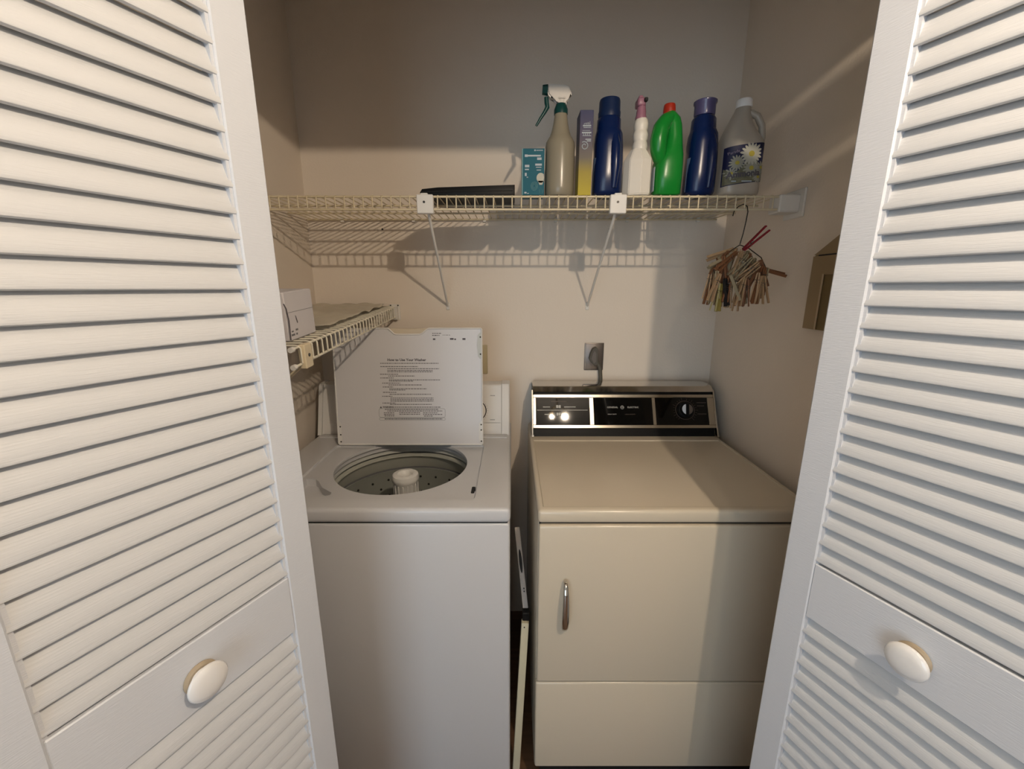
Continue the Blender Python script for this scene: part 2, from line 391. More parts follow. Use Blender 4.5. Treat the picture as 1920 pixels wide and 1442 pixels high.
# console, tilted back
y0, z0, y1, z1 = 1.43, 0.918, 1.505, 1.072
FC = frame((0, y0, z0), (1, 0, 0), (0, y1-y0, z1-z0))
cons = obj('console', B().prism([(1.432, 0.912), (1.500, 1.066), (1.512, 1.082), (1.525, 1.0845), (1.595, 1.0845), (1.60, 1.075), (1.60, 0.912)], DX0+0.014, 0.741, 'x'), M['blackplastic'], dr)
c2 = obj('top_cap', B().prism([(1.4945, 1.068), (1.4965, 1.066), (1.5125, 1.0825), (1.525, 1.0865), (1.597, 1.0865), (1.597, 1.088), (1.524, 1.0885), (1.5115, 1.0855)], 0.0775, 0.7465, 'x'), M['chrome'], cons)
def cl(x0, x1, t0, t1, h0, h1, bev=0.0): return B().box(x0, x1, t0, t1, h0, h1, bev, 1)
tb = cl(0.0775, 0.7465, 0.1425, 0.1545, 0.0, 0.004, 0.001)
for a in ((0.0775, 0.7465, 0.029, 0.0405), (0.0775, 0.0885, 0.0405, 0.1425), (0.2857, 0.3015, 0.0405, 0.1425), (0.5182, 0.5300, 0.0405, 0.1425), (0.7230, 0.7465, 0.0405, 0.1425)):
    tb.box(*a, 0.0, 0.004, 0.001, 1)
obj('trim_frame', tb, M['trim'], cons, Mx=FC)
for x in (0.0725, 0.7465):
    e = B().box(x, x+0.0055, 0.0, 0.172, -0.012, 0.0055, 0.001, 1)
    e.box(x-0.001, x+0.008, -0.004, 0.004, -0.012, 0.007, 0.001, 1)
    obj('end_trim', e, M['chrome'], cons, Mx=FC)
for a, c in ((0.0885, 0.2857), (0.3015, 0.5182), (0.5300, 0.7230)):
    obj('glass_panel', cl(a, c, 0.0405, 0.1425, 0.0, 0.0012), M['black'], cons, Mx=FC)
def on(name, bm, m, parent, F, x, y, z, rot=0.0, label=None, kind=None):
    Mx = F @ T((x, y, z)) @ Matrix.Rotation(rot, 4, 'Z')
    return obj(name, bm, m, parent, 0, Mx=Mx, label=label, kind=kind)
h = 0.0014
on('lettering', text_bm('GENERAL', 0.0088, 'CENTER', space=1.1), M['print'], cons, FC, 0.3715, 0.1061, h)
on('lettering', text_bm('ELECTRIC', 0.0088, 'CENTER', space=1.1), M['print'], cons, FC, 0.4475, 0.1061, h)
lg = B(); lg.tube([(0.0062*math.cos(a*PI/12), 0.0062*math.sin(a*PI/12), 0) for a in range(24)], 0.0006, 4, closed=True)
for k in range(4):
    a = k*PI/2; lg.tube([(0.0048*math.cos(a+q), 0.0048*math.sin(a+q), 0) for q in (-.5, -.2, .15, .45)], 0.0006, 4)
on('round_emblem', lg.bm, M['print'], cons, FC, 0.4075, 0.1061, h, label='small round silver script emblem')
on('emblem_letters', text_bm('GE', 0.0062), M['print'], cons, FC, 0.4075, 0.1063, h)
on('lettering', text_bm('HEAVY DUTY', 0.0052, space=1.05), M['print'], cons, FC, 0.3690, 0.0802, h)
on('lettering', text_bm('LARGE CAPACITY', 0.0046, space=1.05), M['dimprint'], cons, FC, 0.4350, 0.0802, h)
on('printed_line', cl(0, 0.187, 0, 0.0016, 0, 0.0003).bm, M['print'], cons, FC, 0.0925, 0.0950, h)
for x, y, L_, m in ((0.174, 0.128, 0.058, 'dimprint'), (0.128, 0.1075, 0.026, 'print'), (0.214, 0.1075, 0.042, 'print'), (0.129, 0.0800, 0.018, 'print')):
    d = B(); q = -L_/2
    while q < L_/2: d.box(q, q+0.0022, -0.0016, 0.0016, 0, 0.0003); q += 0.0033
    on('printed_words', d.bm, M[m], cons, FC, x, y, h, kind='stuff')
on('printed_arrow', B().prism([(-0.003, 0), (0.003, 0.004), (0.003, -0.004)], 0, 0.0003).bm, M['print'], cons, FC, 0.152, 0.080, h)
for y in (0.1085, 0.0800):
    bt = B().box(-0.0085, -0.0005, -0.0055, 0.0055, 0, 0.005, 0.001, 1).box(0.0005, 0.0085, -0.0055, 0.0055, 0, 0.005, 0.001, 1)
    on('rocker_button', bt.bm, M['print'], cons, FC, 0.1715, y, h)
# timer dial
kx, ky = 0.6390, 0.0955
rg = B().tube([(0.0345*math.cos(a*PI/20), 0.0345*math.sin(a*PI/20), 0) for a in range(40)], 0.0010, 4, closed=True)
on('dial_ring', rg.bm, M['dimprint'], cons, FC, kx, ky, h)
tk = B()
for k in range(28):
    a = 2*PI*k/28
    if -0.9 < math.sin(a) < 1: tk.box(0.038, 0.038+(0.006 if k % 4 else 0.010), -0.0004, 0.0004, 0, 0.0003, Mx=Matrix.Rotation(a, 4, 'Z'))
on('dial_ticks', tk.bm, M['dimprint'], cons, FC, kx, ky, h, kind='stuff')
for yy, L_ in ((0.028, 0.034), (0.016, 0.026), (-0.014, 0.030)):
    d = B(); q = 0
    while q < L_: d.box(q, q+0.002, -0.0013, 0.0013, 0, 0.0003); q += 0.003
    on('printed_words', d.bm, M['dimprint'], cons, FC, kx+0.045, ky+yy, h, kind='stuff')
kn = B().lathe([(0.0001, 0), (0.029, 0), (0.029, 0.006), (0.0265, 0.009), (0.0225, 0.010), (0.0215, 0.020), (0.019, 0.022), (0.0001, 0.0222)], n=36)
kk = on('timer_knob', kn.bm, M['blackplastic'], cons, FC, kx, ky, h)
def halfmoon(sg):
    pts = [(sg*0.0195*math.cos(t), 0.0195*math.sin(t)) for t in [(-1.25 + 2.5*i/12) for i in range(13)]]
    return B().prism(pts, 0.0222, 0.0228)
on('knob_face', halfmoon(-1).bm, M['dialglare'], kk, FC, kx, ky, h+0.0002, rot=-0.08, label='half of the dial face with a window reflection painted in')  # bright half: a reflection put into the colour of the metal face
on('knob_face', halfmoon(1).bm, M['steel'], kk, FC, kx, ky, h+0.0002, rot=-0.08)
on('knob_grip', B().box(-0.0038, 0.0038, -0.0205, 0.0205, 0.021, 0.029, 0.0015, 1).bm, M['blackplastic'], kk, FC, kx, ky, h, rot=-0.08)

# ================================================================ washer
ws = thing('washing_machine', 'white top-loading washing machine with its lid open, left of the dryer', 'washing machine', (-0.355, 1.26, 0))
WX0, WX1 = -0.708, -0.0035
cab = obj('cabinet', B().box(WX0+0.002, WX1-0.002, 0.921, 1.60, 0.03, 0.876, 0.007, 3), M['washer'], ws); old_mat[cab.name] = M['washer']
sm_ = obj('seam', B().box(WX0+0.008, WX1-0.008, 0.926, 1.59, 0.872, 0.884), M['dark'], ws, 0); old_mat[sm_.name] = M['dark']
for x in (WX0+0.05, WX1-0.05):
    for y in (0.98, 1.55): obj('foot', B().cyl((x, y, 0), (x, y, 0.032), 0.018), M['blackplastic'], ws)
tp = obj('top_panel', B().box(WX0, WX1, 0.914, 1.60, 0.8805, 0.920, 0.011, 4), M['washer'], ws); old_mat[tp.name] = M['washer']
HX, HY, HR = -0.338, 1.192, 0.1985
inv = wm(ws).inverted()
def cut(b): boolcut(tp, xf(b.bm, inv))
def rrect(x0, x1, y0, y1, r, n=6):
    o = []
    for cx, cy, a0 in ((x1-r, y1-r, 0), (x0+r, y1-r, PI/2), (x0+r, y0+r, PI), (x1-r, y0+r, 1.5*PI)):
        for i in range(n+1):
            a = a0 + PI/2*i/n; o.append((cx+r*math.cos(a), cy+r*math.sin(a)))
    return o
cut(B().box(WX0+0.03, WX1-0.03, 0.95, 1.55, 0.86, 0.8865))
cut(B().prism(rrect(-0.600, -0.0955, 0.962, 1.338, 0.012), 0.9125, 0.94))
cut(B().lathe([(1.0, 0.86), (1.0, 0.95)], (HX, HY, 0), 72, HR, HR*0.97, cap=True))
cut(B().lathe([(0.205, 0.87), (0.205, 0.904)], (HX, HY, 0), 72, cap=True))
TRAY = [(-0.588, 0.988), (-0.495, 0.993), (-0.480, 1.001), (-0.482, 1.013), (-0.520, 1.042), (-0.546, 1.080), (-0.560, 1.092), (-0.588, 1.096)]
cut(B().prism(TRAY, 0.891, 0.94))
cut(B().box(-0.1090, -0.0990, 1.020, 1.048, 0.86, 0.95))
md = tp.modifiers.new('soft_edge', 'BEVEL'); md.width = 0.0025; md.segments = 2; md.use_clamp_overlap = True; md.limit_method = 'ANGLE'; md.angle_limit = math.radians(35)
obj('bleach_tray', B().prism(TRAY, 0.8835, 0.8900), M['tray'], ws, 0)
obj('lid_switch', B().prism(rrect(-0.1095, -0.1005, 1.008, 1.044, 0.003, 3), 0.895, 0.9134), M['dark'], ws, 0)
C = (HX, HY+0.006, 0)
for q_ in (cab, sm_): boolcut(q_, xf(B().lathe([(0.240, 0.40), (0.240, 0.90)], C, 72, cap=True).bm, inv))
obj('tub_ring', B().lathe([(0.2085, 0.893), (0.2125, 0.889), (0.213, 0.880), (0.209, 0.872), (0.209, 0.868), (0.219, 0.866), (0.226, 0.872), (0.226, 0.89), (0.2085, 0.893)], C, 72), M['tubring'], ws, 50)
obj('opening_gap', B().lathe([(0.2105, 0.8935), (0.2125, 0.9035)], C, 72), M['dark'], ws, 50)
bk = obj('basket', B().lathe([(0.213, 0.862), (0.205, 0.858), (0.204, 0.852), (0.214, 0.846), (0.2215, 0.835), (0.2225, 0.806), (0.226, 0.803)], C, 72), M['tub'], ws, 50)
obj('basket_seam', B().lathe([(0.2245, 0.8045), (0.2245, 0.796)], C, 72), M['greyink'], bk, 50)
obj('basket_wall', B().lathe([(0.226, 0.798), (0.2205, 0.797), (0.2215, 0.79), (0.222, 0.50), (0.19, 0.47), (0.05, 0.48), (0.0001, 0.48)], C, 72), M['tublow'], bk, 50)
hl = B()
for row, z in enumerate((0.765, 0.735, 0.705, 0.675)):
    for k in range(24):
        a = 2*PI*(k + 0.5*(row % 2))/24
        p = Vector((C[0]+0.2212*math.cos(a), C[1]+0.2212*math.sin(a), z)); d = Vector((math.cos(a), math.sin(a), 0))
        hl.cyl(p - d*0.0012, p + d*0.002, 0.0042, n=8)
obj('drain_holes', hl, M['dark'], bk, kind='stuff')
AX, AY = HX+0.010, HY-0.012
ag = B().lathe([(0.0001, 0.868), (0.013, 0.868), (0.015, 0.878), (0.019, 0.884), (0.024, 0.8895), (0.033, 0.8905), (0.0385, 0.887), (0.0405, 0.879), (0.0405, 0.868), (0.0365, 0.863), (0.0350, 0.80), (0.040, 0.70), (0.06, 0.58), (0.13, 0.52), (0.15, 0.50)], (AX, AY, 0), 40)
ag_o = obj('agitator', ag, M['agit'], ws, 40)
obj('cap_hole', B().lathe([(0.0001, 0.8695), (0.012, 0.8690)], (AX, AY, 0), 20), M['greyink'], ag_o, 0)
fb = B()
for k in range(4):
    a = k*PI/2+0.5; Mx = T((AX, AY, 0)) @ Matrix.Rotation(a, 4, 'Z')
    fb.prism([(0.03, 0.84), (0.043, 0.80), (0.055, 0.68), (0.14, 0.56), (0.15, 0.50), (0.03, 0.50)], -0.003, 0.003, 'y', Mx=Mx)
for k in range(16):
    a = 2*PI*k/16
    fb.cyl((AX+0.0358*math.cos(a), AY+0.0358*math.sin(a), 0.79), (AX+0.0362*math.cos(a), AY+0.0362*math.sin(a), 0.861), 0.0020, n=6)
obj('agitator_fins', fb, M['agit'], ag_o)
# lid, opened upright against the console
FL = frame((0, 1.33, 0.925), (1, 0, 0), (0, 0.035, 0.3915))
x0, x1, lh = -0.5895, -0.1000, 0.3915
lid = obj('lid', B().box(x0+0.001, x1-0.001, 0.0, lh, -0.022, -0.0035, 0.006, 3), M['lidskin'], ws, Mx=FL, label='open lid leaning upright against the console')
n1, n2, n3, n4, nd = -0.4090, -0.3830, -0.3010, -0.2720, 0.0195
outline = [(x0, 0.004), (x0+0.004, 0.0)] + [(x1-0.004, 0.0), (x1, 0.004), (x1, lh-0.003), (x1-0.003, lh), (n4, lh), (n4-0.006, lh-0.0025), (n3+0.005, lh-nd+0.0025), (n3-0.002, lh-nd), (n2+0.002, lh-nd), (n2-0.005, lh-nd+0.0025), (n1+0.006, lh-0.0025), (n1, lh), (x0+0.008, lh), (x0, lh-0.01)]
ln = obj('liner', B().prism(outline, -0.006, -0.001), M['liner'], lid, Mx=FL, label='smooth white inner face with a notched top edge')
on('rim', B().tube([(a, c, 0) for a, c in outline], 0.0027, 8, closed=True).bm, M['washer_plastic'], lid, FL, 0, 0, -0.0005)
for sx, ys in ((-0.1005, (0.3635, 0.3075, 0.0695, 0.051, 0.012)), (-0.585, (0.0621, 0.0343, 0.010))):
    for sy in ys: on('screw', B().lathe([(0.0001, 0), (0.0026, 0), (0.0026, 0.002), (0.0001, 0.0032)], n=12).bm, M['screw'], lid, FL, sx-0.0035 if sx > -0.3 else sx+0.0045, sy, 0.0002)
on('striker_plate', B().prism([(-0.004, 0.292), (-0.010, 0.30), (-0.0135, 0.335), (-0.010, 0.370), (-0.004, 0.378), (0.0, 0.378), (0.0, 0.292)], 0, 0.0016).bm, M['tubring'], lid, FL, x1-0.002, 0, 0)
on('edge_clip', B().prism([(-0.004, 0.0), (-0.011, 0.015), (-0.011, 0.07), (-0.004, 0.08), (0.0, 0.08), (0.0, 0.0)], 0, 0.0016).bm, M['washer_plastic'], lid, FL, x1-0.001, 0.002, 0)
on('edge_clip', B().prism([(0.004, 0.0), (0.013, 0.008), (0.011, 0.07), (0.004, 0.08), (0.0, 0.08), (0.0, 0.0)], 0, 0.0016).bm, M['washer_plastic'], lid, FL, x0+0.001, 0.002, 0)
on('lid_title', text_bm('How to Use Your Washer', 0.0118, bold=0.00035), M['ink'], ln, FL, -0.3490, 0.2880, -0.0008)
rnd = random.Random(3)
def words(b, x, y, L_, hh=0.0025, gap=0.0016):
    q = 0
    while q < L_:
        w_ = min(rnd.uniform(0.003, 0.009), L_ - q)
        b.box(x+q, x+q+w_, y-hh/2, y+hh/2, 0, 0.0002); q += w_ + gap
tb = B()
for (x, y, L_) in ((-.4370, .2770, .195), (-.4370, .2660, .125), (-.414, .2590, .172), (-.414, .2530, .150), (-.414, .2485, .150), (-.439, .2405, .060), (-.412, .2345, .088), (-.439, .2280, .045), (-.410, .2215, .170), (-.410, .2175, .080), (-.433, .2105, .060), (-.412, .2045, .110), (-.432, .1975, .035), (-.410, .1915, .125), (-.410, .1875, .055), (-.432, .1795, .045), (-.410, .1730, .140), (-.435, .1660, .035), (-.408, .1600, .145), (-.408, .1545, .145), (-.408, .1495, .145), (-.435, .1430, .045), (-.410, .1385, .140)):
    words(tb, x, y, L_)
for (x, y, L_) in ((-.395, .1290, .155), (-.428, .1215, .180), (-.420, .1160, .185), (-.432, .1095, .035), (-.380, .1100, .070), (-.300, .1095, .050), (-.432, .1040, .035), (-.380, .1045, .070), (-.300, .1040, .065), (-.430, .0990, .033), (-.297, .0985, .030)):
    words(tb, x, y, L_, 0.0026)
words(tb, -.430, .0885, .195, 0.0032, 0.001)
on('printed_instructions', tb.bm, M['greyink'], ln, FL, 0, 0, -0.0009, kind='stuff')
on('warning_heading', text_bm('WARNING', 0.0078, bold=0.0003), M['ink'], ln, FL, -0.4160, 0.1290, -0.0008)
wt = B().prism([(-.445, .1255), (-.437, .1255), (-.441, .1325)], 0, 0.0002); on('warning_triangle', wt.bm, M['ink'], ln, FL, 0, 0, -0.0009)
fr = B()
for a in (rrect(-.448, -.225, .094, .124, 0.006, 4), rrect(-.448, -.225, .084, .0925, 0.004, 3)):
    fr.tube([(p[0], p[1], 0) for p in a], 0.0004, 4, closed=True)
on('printed_frame', fr.bm, M['greyink'], ln, FL, 0, 0, -0.0008)
tb = B(); words(tb, -.262, .3755, .030); words(tb, -.262, .3690, .024, 0.003); words(tb, -.228, .3700, .025, 0.0015)
on('rating_print', tb.bm, M['greyink'], ln, FL, 0, 0, -0.0009, kind='stuff')
tb = B(); tb.box(-.260, -.252, .354, .359, 0, .0003); tb.box(-.204, -.192, .3545, .360, 0, .0003); tb.box(-.190, -.184, .354, .3585, 0, .0003); tb.box(-.163, -.153, .354, .360, 0, .0003)
on('rating_marks', tb.bm, M['ink'], ln, FL, 0, 0, -0.0009, kind='stuff')
# washer console
y0, z0, y1, z1 = 1.44, 0.925, 1.49, 1.095
FW = frame((0, y0, z0), (1, 0, 0), (0, y1-y0, z1-z0))
pf = [(1.441, 0.918), (1.4895, 1.089), (1.495, 1.0955), (1.505, 1.098), (1.545, 1.098), (1.585, 1.06), (1.597, 0.97), (1.597, 0.918)]
wc = obj('console', B().prism(pf, -0.696, -0.0385, 'x'), M['washer_plastic'], ws)
pe = [(1.4375, 0.918), (1.4865, 1.090), (1.494, 1.0985), (1.505, 1.101), (1.547, 1.101), (1.589, 1.062), (1.60, 0.97), (1.60, 0.918)]
obj('end_cap', B().rings([[(-0.0375, a, c) for a, c in pe], [(-0.0125, a, c) for a, c in pe], [(-0.0085, a+0.004*(1 if a < 1.52 else -1), c-0.003) for a, c in pe]]), M['washer_plastic'], wc)
obj('end_cap', B().rings([[(-0.697, a, c) for a, c in pe], [(-0.707 - 0.004, a, c if c < 1.0 else c) for a, c in pe], [(-0.714, a+0.004*(1 if a < 1.52 else -1), c-0.003) for a, c in pe]]), M['washer_plastic'], wc)
on('face_plate', B().prism(rrect(-0.655, -0.0405, 0.040, 0.174, 0.006), 0, 0.0012).bm, M['washer_plastic'], wc, FW, 0, 0, 0.0)
on('lower_strip', B().prism(rrect(-0.688, -0.0405, 0.006, 0.0375, 0.004), 0, 0.0010).bm, M['washer_plastic'], wc, FW, 0, 0, 0.0)
for y in (0.1385, 0.0500):
    d = B(); q = 0
    while q < 0.016: d.box(q, q+0.0022, -0.0013, 0.0013, 0, 0.0003); q += 0.003
    on('printed_words', d.bm, M['greyink'], wc, FW, -0.080, y, 0.0013, kind='stuff')
dl = on('timer_dial', B().lathe([(0.0001, 0), (0.034, 0), (0.034, 0.003), (0.031, 0.004), (0.022, 0.005), (0.020, 0.018), (0.0001, 0.019)], n=40).bm, M['clip'], wc, FW, -0.131, 0.0833, 0.0012)
on('dial_ring', B().tube([(0.0362*math.cos(a*PI/24), 0.0362*math.sin(a*PI/24), 0) for a in range(48)], 0.0016, 6, closed=True).bm, M['blackplastic'], dl, FW, -0.131, 0.0833, 0.0025)
tk = B()
for k in range(30):
    tk.box(0.041, 0.0435, -0.0005, 0.0005, 0, 0.0003, Mx=Matrix.Rotation(2*PI*k/30, 4, 'Z'))
on('dial_ticks', tk.bm, M['greyink'], dl, FW, -0.131, 0.0833, 0.0013, kind='stuff')
obj('back_ledge', B().box(-0.69, -0.018, 1.405, 1.4385, 0.9185, 0.924, 0.002, 2), M['washer'], ws)

# ================================================================ wire shelves
R_W, R_R = 0.0018, 0.0030
def shelf_cross(depth, lip):
    return to_mesh('cross_wire', B().tube([(0, 0, 0), (0, -depth+0.012, 0), (0, -depth+0.004, -0.0015), (0, -depth, -0.006), (0, -depth, -lip)], R_W, 5), M['wire'], 60)
def shelf(root, length, depth, lip, pitch, rods, off=0.0127):
    # local: X along the wall, Y towards the wall (0 at the wall), Z up (top of rods at 0)
    cm = shelf_cross(depth, lip)
    def rod(y, z, r=R_R): return obj('rod', B().cyl((0, y, z), (length, y, z), r, n=8), M['wire'], root, 60, local=True)
    for y, z in rods: rod(y, z)
    n = int((length-off)/pitch)+1
    for i in range(n):
        o = bpy.data.objects.new('cross_wire', cm); COL.objects.link(o); o.parent = root; o.location = (off+i*pitch, 0, R_R+R_W*0.6)
us = thing('wire_shelf', 'long cream wire shelf across the back wall, holding the bottles', 'shelf', (XL+0.003, YB-0.006, 1.6865), group=None)
UD = 0.400; ULIP = 0.0345
shelf(us, 1.495, UD, ULIP, 0.0254, [(-0.006, -0.0), (-0.135, -0.0), (-0.265, -0.0), (-UD+0.0048, -0.0), (-UD+0.0036, -ULIP+0.0015)])
def local_clip(root, x, depth, lip, m):
    b = B().box(x-0.0225, x+0.0225, -depth-0.0075, -depth+0.010, -lip-0.010, 0.004, 0.002, 1)
    b.box(x-0.011, x+0.008, -depth-0.006, -depth+0.010, 0.003, 0.0075, 0.001, 1)
    c = obj('clip', b, m, root, local=True)
    obj('screw', B().cyl((x-0.002, -depth-0.0088, -lip*0.45), (x-0.002, -depth-0.007, -lip*0.45), 0.0032, n=10), M['screw'], c, local=True)
    return c
for x, xe in ((-0.2364, -0.2458), (0.2889, 0.2888)):
    c = local_clip(us, x - (XL+0.003), UD, ULIP, M['clip'])
    c['label'] = 'square white bracket cap'
    b = B().tube([(x+0.006 if x < 0 else x-0.004, YB-0.006-UD+0.012, 1.645), (x+0.006 if x < 0 else x-0.004, YB-UD+0.012, 1.638), (xe, YB-0.012, 1.385), (xe, YB-0.004, 1.377)], 0.0042, 8)
    br = obj('brace', b, M['clip'], us, 60)
    obj('wall_foot', B().box(xe-0.007, xe+0.007, YB-0.005, YB+0.0, 1.362, 1.390, 0.002, 1), M['clip'], br)
b = B().box(XR-0.060, XR-0.004, YB-0.006-UD-0.006, YB-UD+0.040, 1.6455, 1.6915, 0.003, 1)
b.box(XR-0.006, XR+0.0005, YB-0.006-UD-0.022, YB-UD+0.055, 1.632, 1.706, 0.002, 1)
obj('end_bracket', b, M['clip'], us, label='white plastic bracket fixed to the right wall')
for i in range(6):
    x = -0.62 + i*0.26
    obj('wall_clip', B().box(x-0.006, x+0.006, YB-0.012, YB+0.0, 1.679, 1.694, 0.001, 1), M['clip'], us)
# side shelf on the left wall, sloping slightly towards the door
SX = -0.440; SD = 0.306; SY0 = 0.832; SLIP = 0.038
tilt = math.atan((1.3725-1.3215)/(1.606-0.832))
ss = thing('side_wire_shelf', 'short cream wire shelf on the left wall above the washer', 'shelf', (XL+0.004, 1.606, 1.3725))
ss.rotation_euler = Matrix(((0, -1, 0), (-1, 0, 0), (0, 0, 1))).to_euler() if False else (0, 0, -PI/2)
# local X -> world -Y (towards the camera), local Y -> world +X; wires are mirrored so the wall side is Y=0
ss.rotation_euler = (Matrix.Rotation(tilt, 4, 'X') @ Matrix.Rotation(-PI/2, 4, 'Z')).to_euler()
def mshelf(root, length, depth, lip, pitch, rods):
    cm = to_mesh('cross_wire', B().tube([(0, 0.002, 0), (0, depth-0.012, 0), (0, depth-0.004, -0.0015), (0, depth, -0.006), (0, depth, -lip)], 0.0020, 5), M['wirewhite'], 60)
    for y, z in rods: obj('rod', B().cyl((0, y, z), (length, y, z), R_R, n=8), M['wirewhite'], root, 60, local=True)
    i = 0
    while 0.010+i*pitch < length-0.002:
        o = bpy.data.objects.new('cross_wire', cm); COL.objects.link(o); o.parent = root; o.location = (0.010+i*pitch, 0, 0.0036); i += 1
mshelf(ss, 0.772, SD, SLIP, 0.0254, [(0.006, 0), (0.105, 0), (0.205, 0), (SD-0.005, 0), (SD-0.0036, -SLIP+0.0015)])
for z in (0.0, -SLIP+0.0015):
    obj('rod_cap', B().cyl((0.768, SD-0.0045, z), (0.779, SD-0.0045, z), 0.0056, n=14), M['clip'], ss, local=True)
cp = obj('clip', B().box(0.712, 0.744, SD-0.008, SD+0.007, -SLIP-0.010, 0.004, 0.002, 1), M['wire'], ss, local=True, label='square ivory bracket cap')
obj('screw', B().cyl((0.728, SD+0.0065, -0.020), (0.728, SD+0.0085, -0.020), 0.0036, n=10), M['screw'], cp, local=True)
obj('brace', B().tube([(0.728, SD-0.006, -SLIP), (0.728, 0.006, -0.29)], 0.004, 8), M['wire'], ss, 60, local=True)
eb = B().box(-0.010, 0.012, SD-0.020, SD+0.006, -SLIP-0.008, 0.004, 0.001, 1).box(-0.013, -0.009, SD-0.028, SD+0.012, -SLIP-0.012, 0.010, 0.001, 1)
e_o = obj('end_bracket', eb, M['clip'], ss, local=True)
for y in (SD-0.022, SD+0.006): obj('screw', B().cyl((-0.009, y, 0.006), (-0.0065, y, 0.006), 0.0028, n=8), M['screw'], e_o, local=True)

# ================================================================ things on the upper shelf
ZS = 1.6935; YS = 1.262
# black case
t = thing('flat_case', 'flat black plastic case lying on the wire shelf', 'case', (-0.125, 1.30, ZS))
b = B(); xa, xb = -0.2545, 0.0078
b.rings([[(xa+0.003, 1.236, ZS), (xa, 1.236, ZS+0.007), (xa+0.006, 1.238, ZS+0.0165), (xa+0.006, 1.40, ZS+0.0165), (xa, 1.41, ZS+0.007), (xa+0.003, 1.41, ZS)],
         [(xa+0.05, 1.230, ZS), (xa+0.05, 1.229, ZS+0.008), (xa+0.05, 1.232, ZS+0.0195), (xa+0.05, 1.41, ZS+0.0195), (xa+0.05, 1.42, ZS+0.008), (xa+0.05, 1.42, ZS)],
         [(xb-0.01, 1.230, ZS), (xb-0.01, 1.229, ZS+0.009), (xb-0.01, 1.232, ZS+0.026), (xb-0.01, 1.41, ZS+0.026), (xb-0.01, 1.42, ZS+0.009), (xb-0.01, 1.42, ZS)],
         [(xb, 1.233, ZS), (xb, 1.232, ZS+0.009), (xb, 1.235, ZS+0.0268), (xb, 1.41, ZS+0.0268), (xb, 1.41, ZS+0.009), (xb, 1.41, ZS)]])
obj('shell', b, M['blackplastic'], t)
obj('seam_ridge', B().tube([(xa+0.004, 1.2335, ZS+0.0075), (xa+0.05, 1.2285, ZS+0.0085), (xb-0.006, 1.2285, ZS+0.0105)], 0.0012, 6), M['dark'], t)
# teal carton
t = thing('light_bulb_carton', 'small teal bulb carton with white print, leftmost of the shelf row', 'box', (0.0575, 1.262, ZS))
obj('carton', B().box(0.0300, 0.0880, 1.232, 1.290, ZS, ZS+0.1165, 0.0006, 1), M['teal'], t)
obj('side_strip', B().box(0.0270, 0.0300, 1.233, 1.289, ZS, ZS+0.116), M['tealedge'], t, 0)
FT = frame((0.0300, 1.2317, ZS), (1, 0, 0), (0, 0, 1))
def td(b, *a): b.box(*a, 0, 0.0003)
d = B(); td(d, .0045, .0125, .0955, .1015); td(d, .0125, .048, .0965, .1005)
on('printed_brand', d.bm, M['whiteprint'], t, FT, 0, 0, 0)
d = B(); td(d, .030, .034, .110, .1135); q = .036
while q < .052: td(d, q, q+.002, .1105, .113); q += .003
for (a, c, y, hh) in ((.038, .050, .088, .006), (.033, .051, .074, .005), (.035, .050, .069, .002), (.037, .049, .062, .002), (.005, .017, .070, .006), (.005, .016, .063, .003), (.005, .010, .048, .008), (.010, .014, .044, .002), (.004, .010, .004, .004), (.012, .016, .003, .002)):
    td(d, a, c, y, y+hh)
on('printed_words', d.bm, M['whiteprint'], t, FT, 0, 0, 0, kind='stuff')
d = B(); d.prism([(0.0485+0.0115*math.cos(a*PI/12)*(1 if math.cos(a*PI/12) < 0.8 else 0.8), 0.0435+0.0125*math.sin(a*PI/12)) for a in range(24)], 0, 0.0003)
d.prism([(.041, .036), (.056, .036), (.053, .026), (.045, .026)], 0, 0.0003)
on('printed_bulb', d.bm, M['petal'], t, FT, 0, 0, 0, label='pale printed light bulb')
d = B()
for r in (0.0092, 0.0066, 0.0038): d.tube([(0.031+r*math.cos(a*PI/10), 0.0225+r*1.15*math.sin(a*PI/10), 0) for a in range(20)], 0.0008, 4, closed=True)
d.tube([(.045, .014, 0), (.047, .004, 0), (.052, .004, 0), (.054, .014, 0)], 0.0006, 4)
on('printed_rings', d.bm, M['tealedge'], t, FT, 0, 0, 0.0001)
# cloudy spray bottle
sx = 0.1325
t = thing('spray_bottle', 'cloudy plastic spray bottle with white head and dark green trigger', 'bottle', (sx, YS, ZS))
obj('body', B().lathe([(0.0001, 0), (0.036, 0), (0.0395, 0.004), (0.0403, 0.02), (0.0403, 0.128), (0.0385, 0.139), (0.034, 0.147), (0.0285, 0.155), (0.0235, 0.170), (0.0195, 0.188), (0.0172, 0.205), (0.0170, 0.212), (0.0001, 0.212)], (sx, YS, ZS), 36), M['frost'], t, 40)
obj('collar', B().lathe([(0.0001, 0.208), (0.0185, 0.208), (0.0187, 0.219), (0.0150, 0.229), (0.0135, 0.233), (0.0001, 0.233)], (sx, YS, ZS), 24), M['spraygreen'], t, 40, label='dark green screw collar')
Zh = ZS+0.23
hd = [(-0.0365, 0.049), (0.010, 0.047), (0.020, 0.042), (0.0285, 0.024), (0.0265, 0.022), (0.0175, 0.0185), (0.0145, 0.013), (0.0145, 0.0), (-0.0105, 0.0), (-0.0105, 0.008), (-0.014, 0.013), (-0.030, 0.0165), (-0.037, 0.023), (-0.0405, 0.036)]
b = B().rings([[(sx+a*0.97, YS-0.0105+dy, Zh+c) for a, c in hd] for dy in (0.0, 0.021)])
bmesh.ops.bevel(b.bm, geom=[e for e in b.bm.edges if abs(e.verts[0].co.y-e.verts[1].co.y) < 1e-5], offset=0.004, segments=2, affect='EDGES')
hdo = obj('head', b, M['spraywhite'], t, 40)
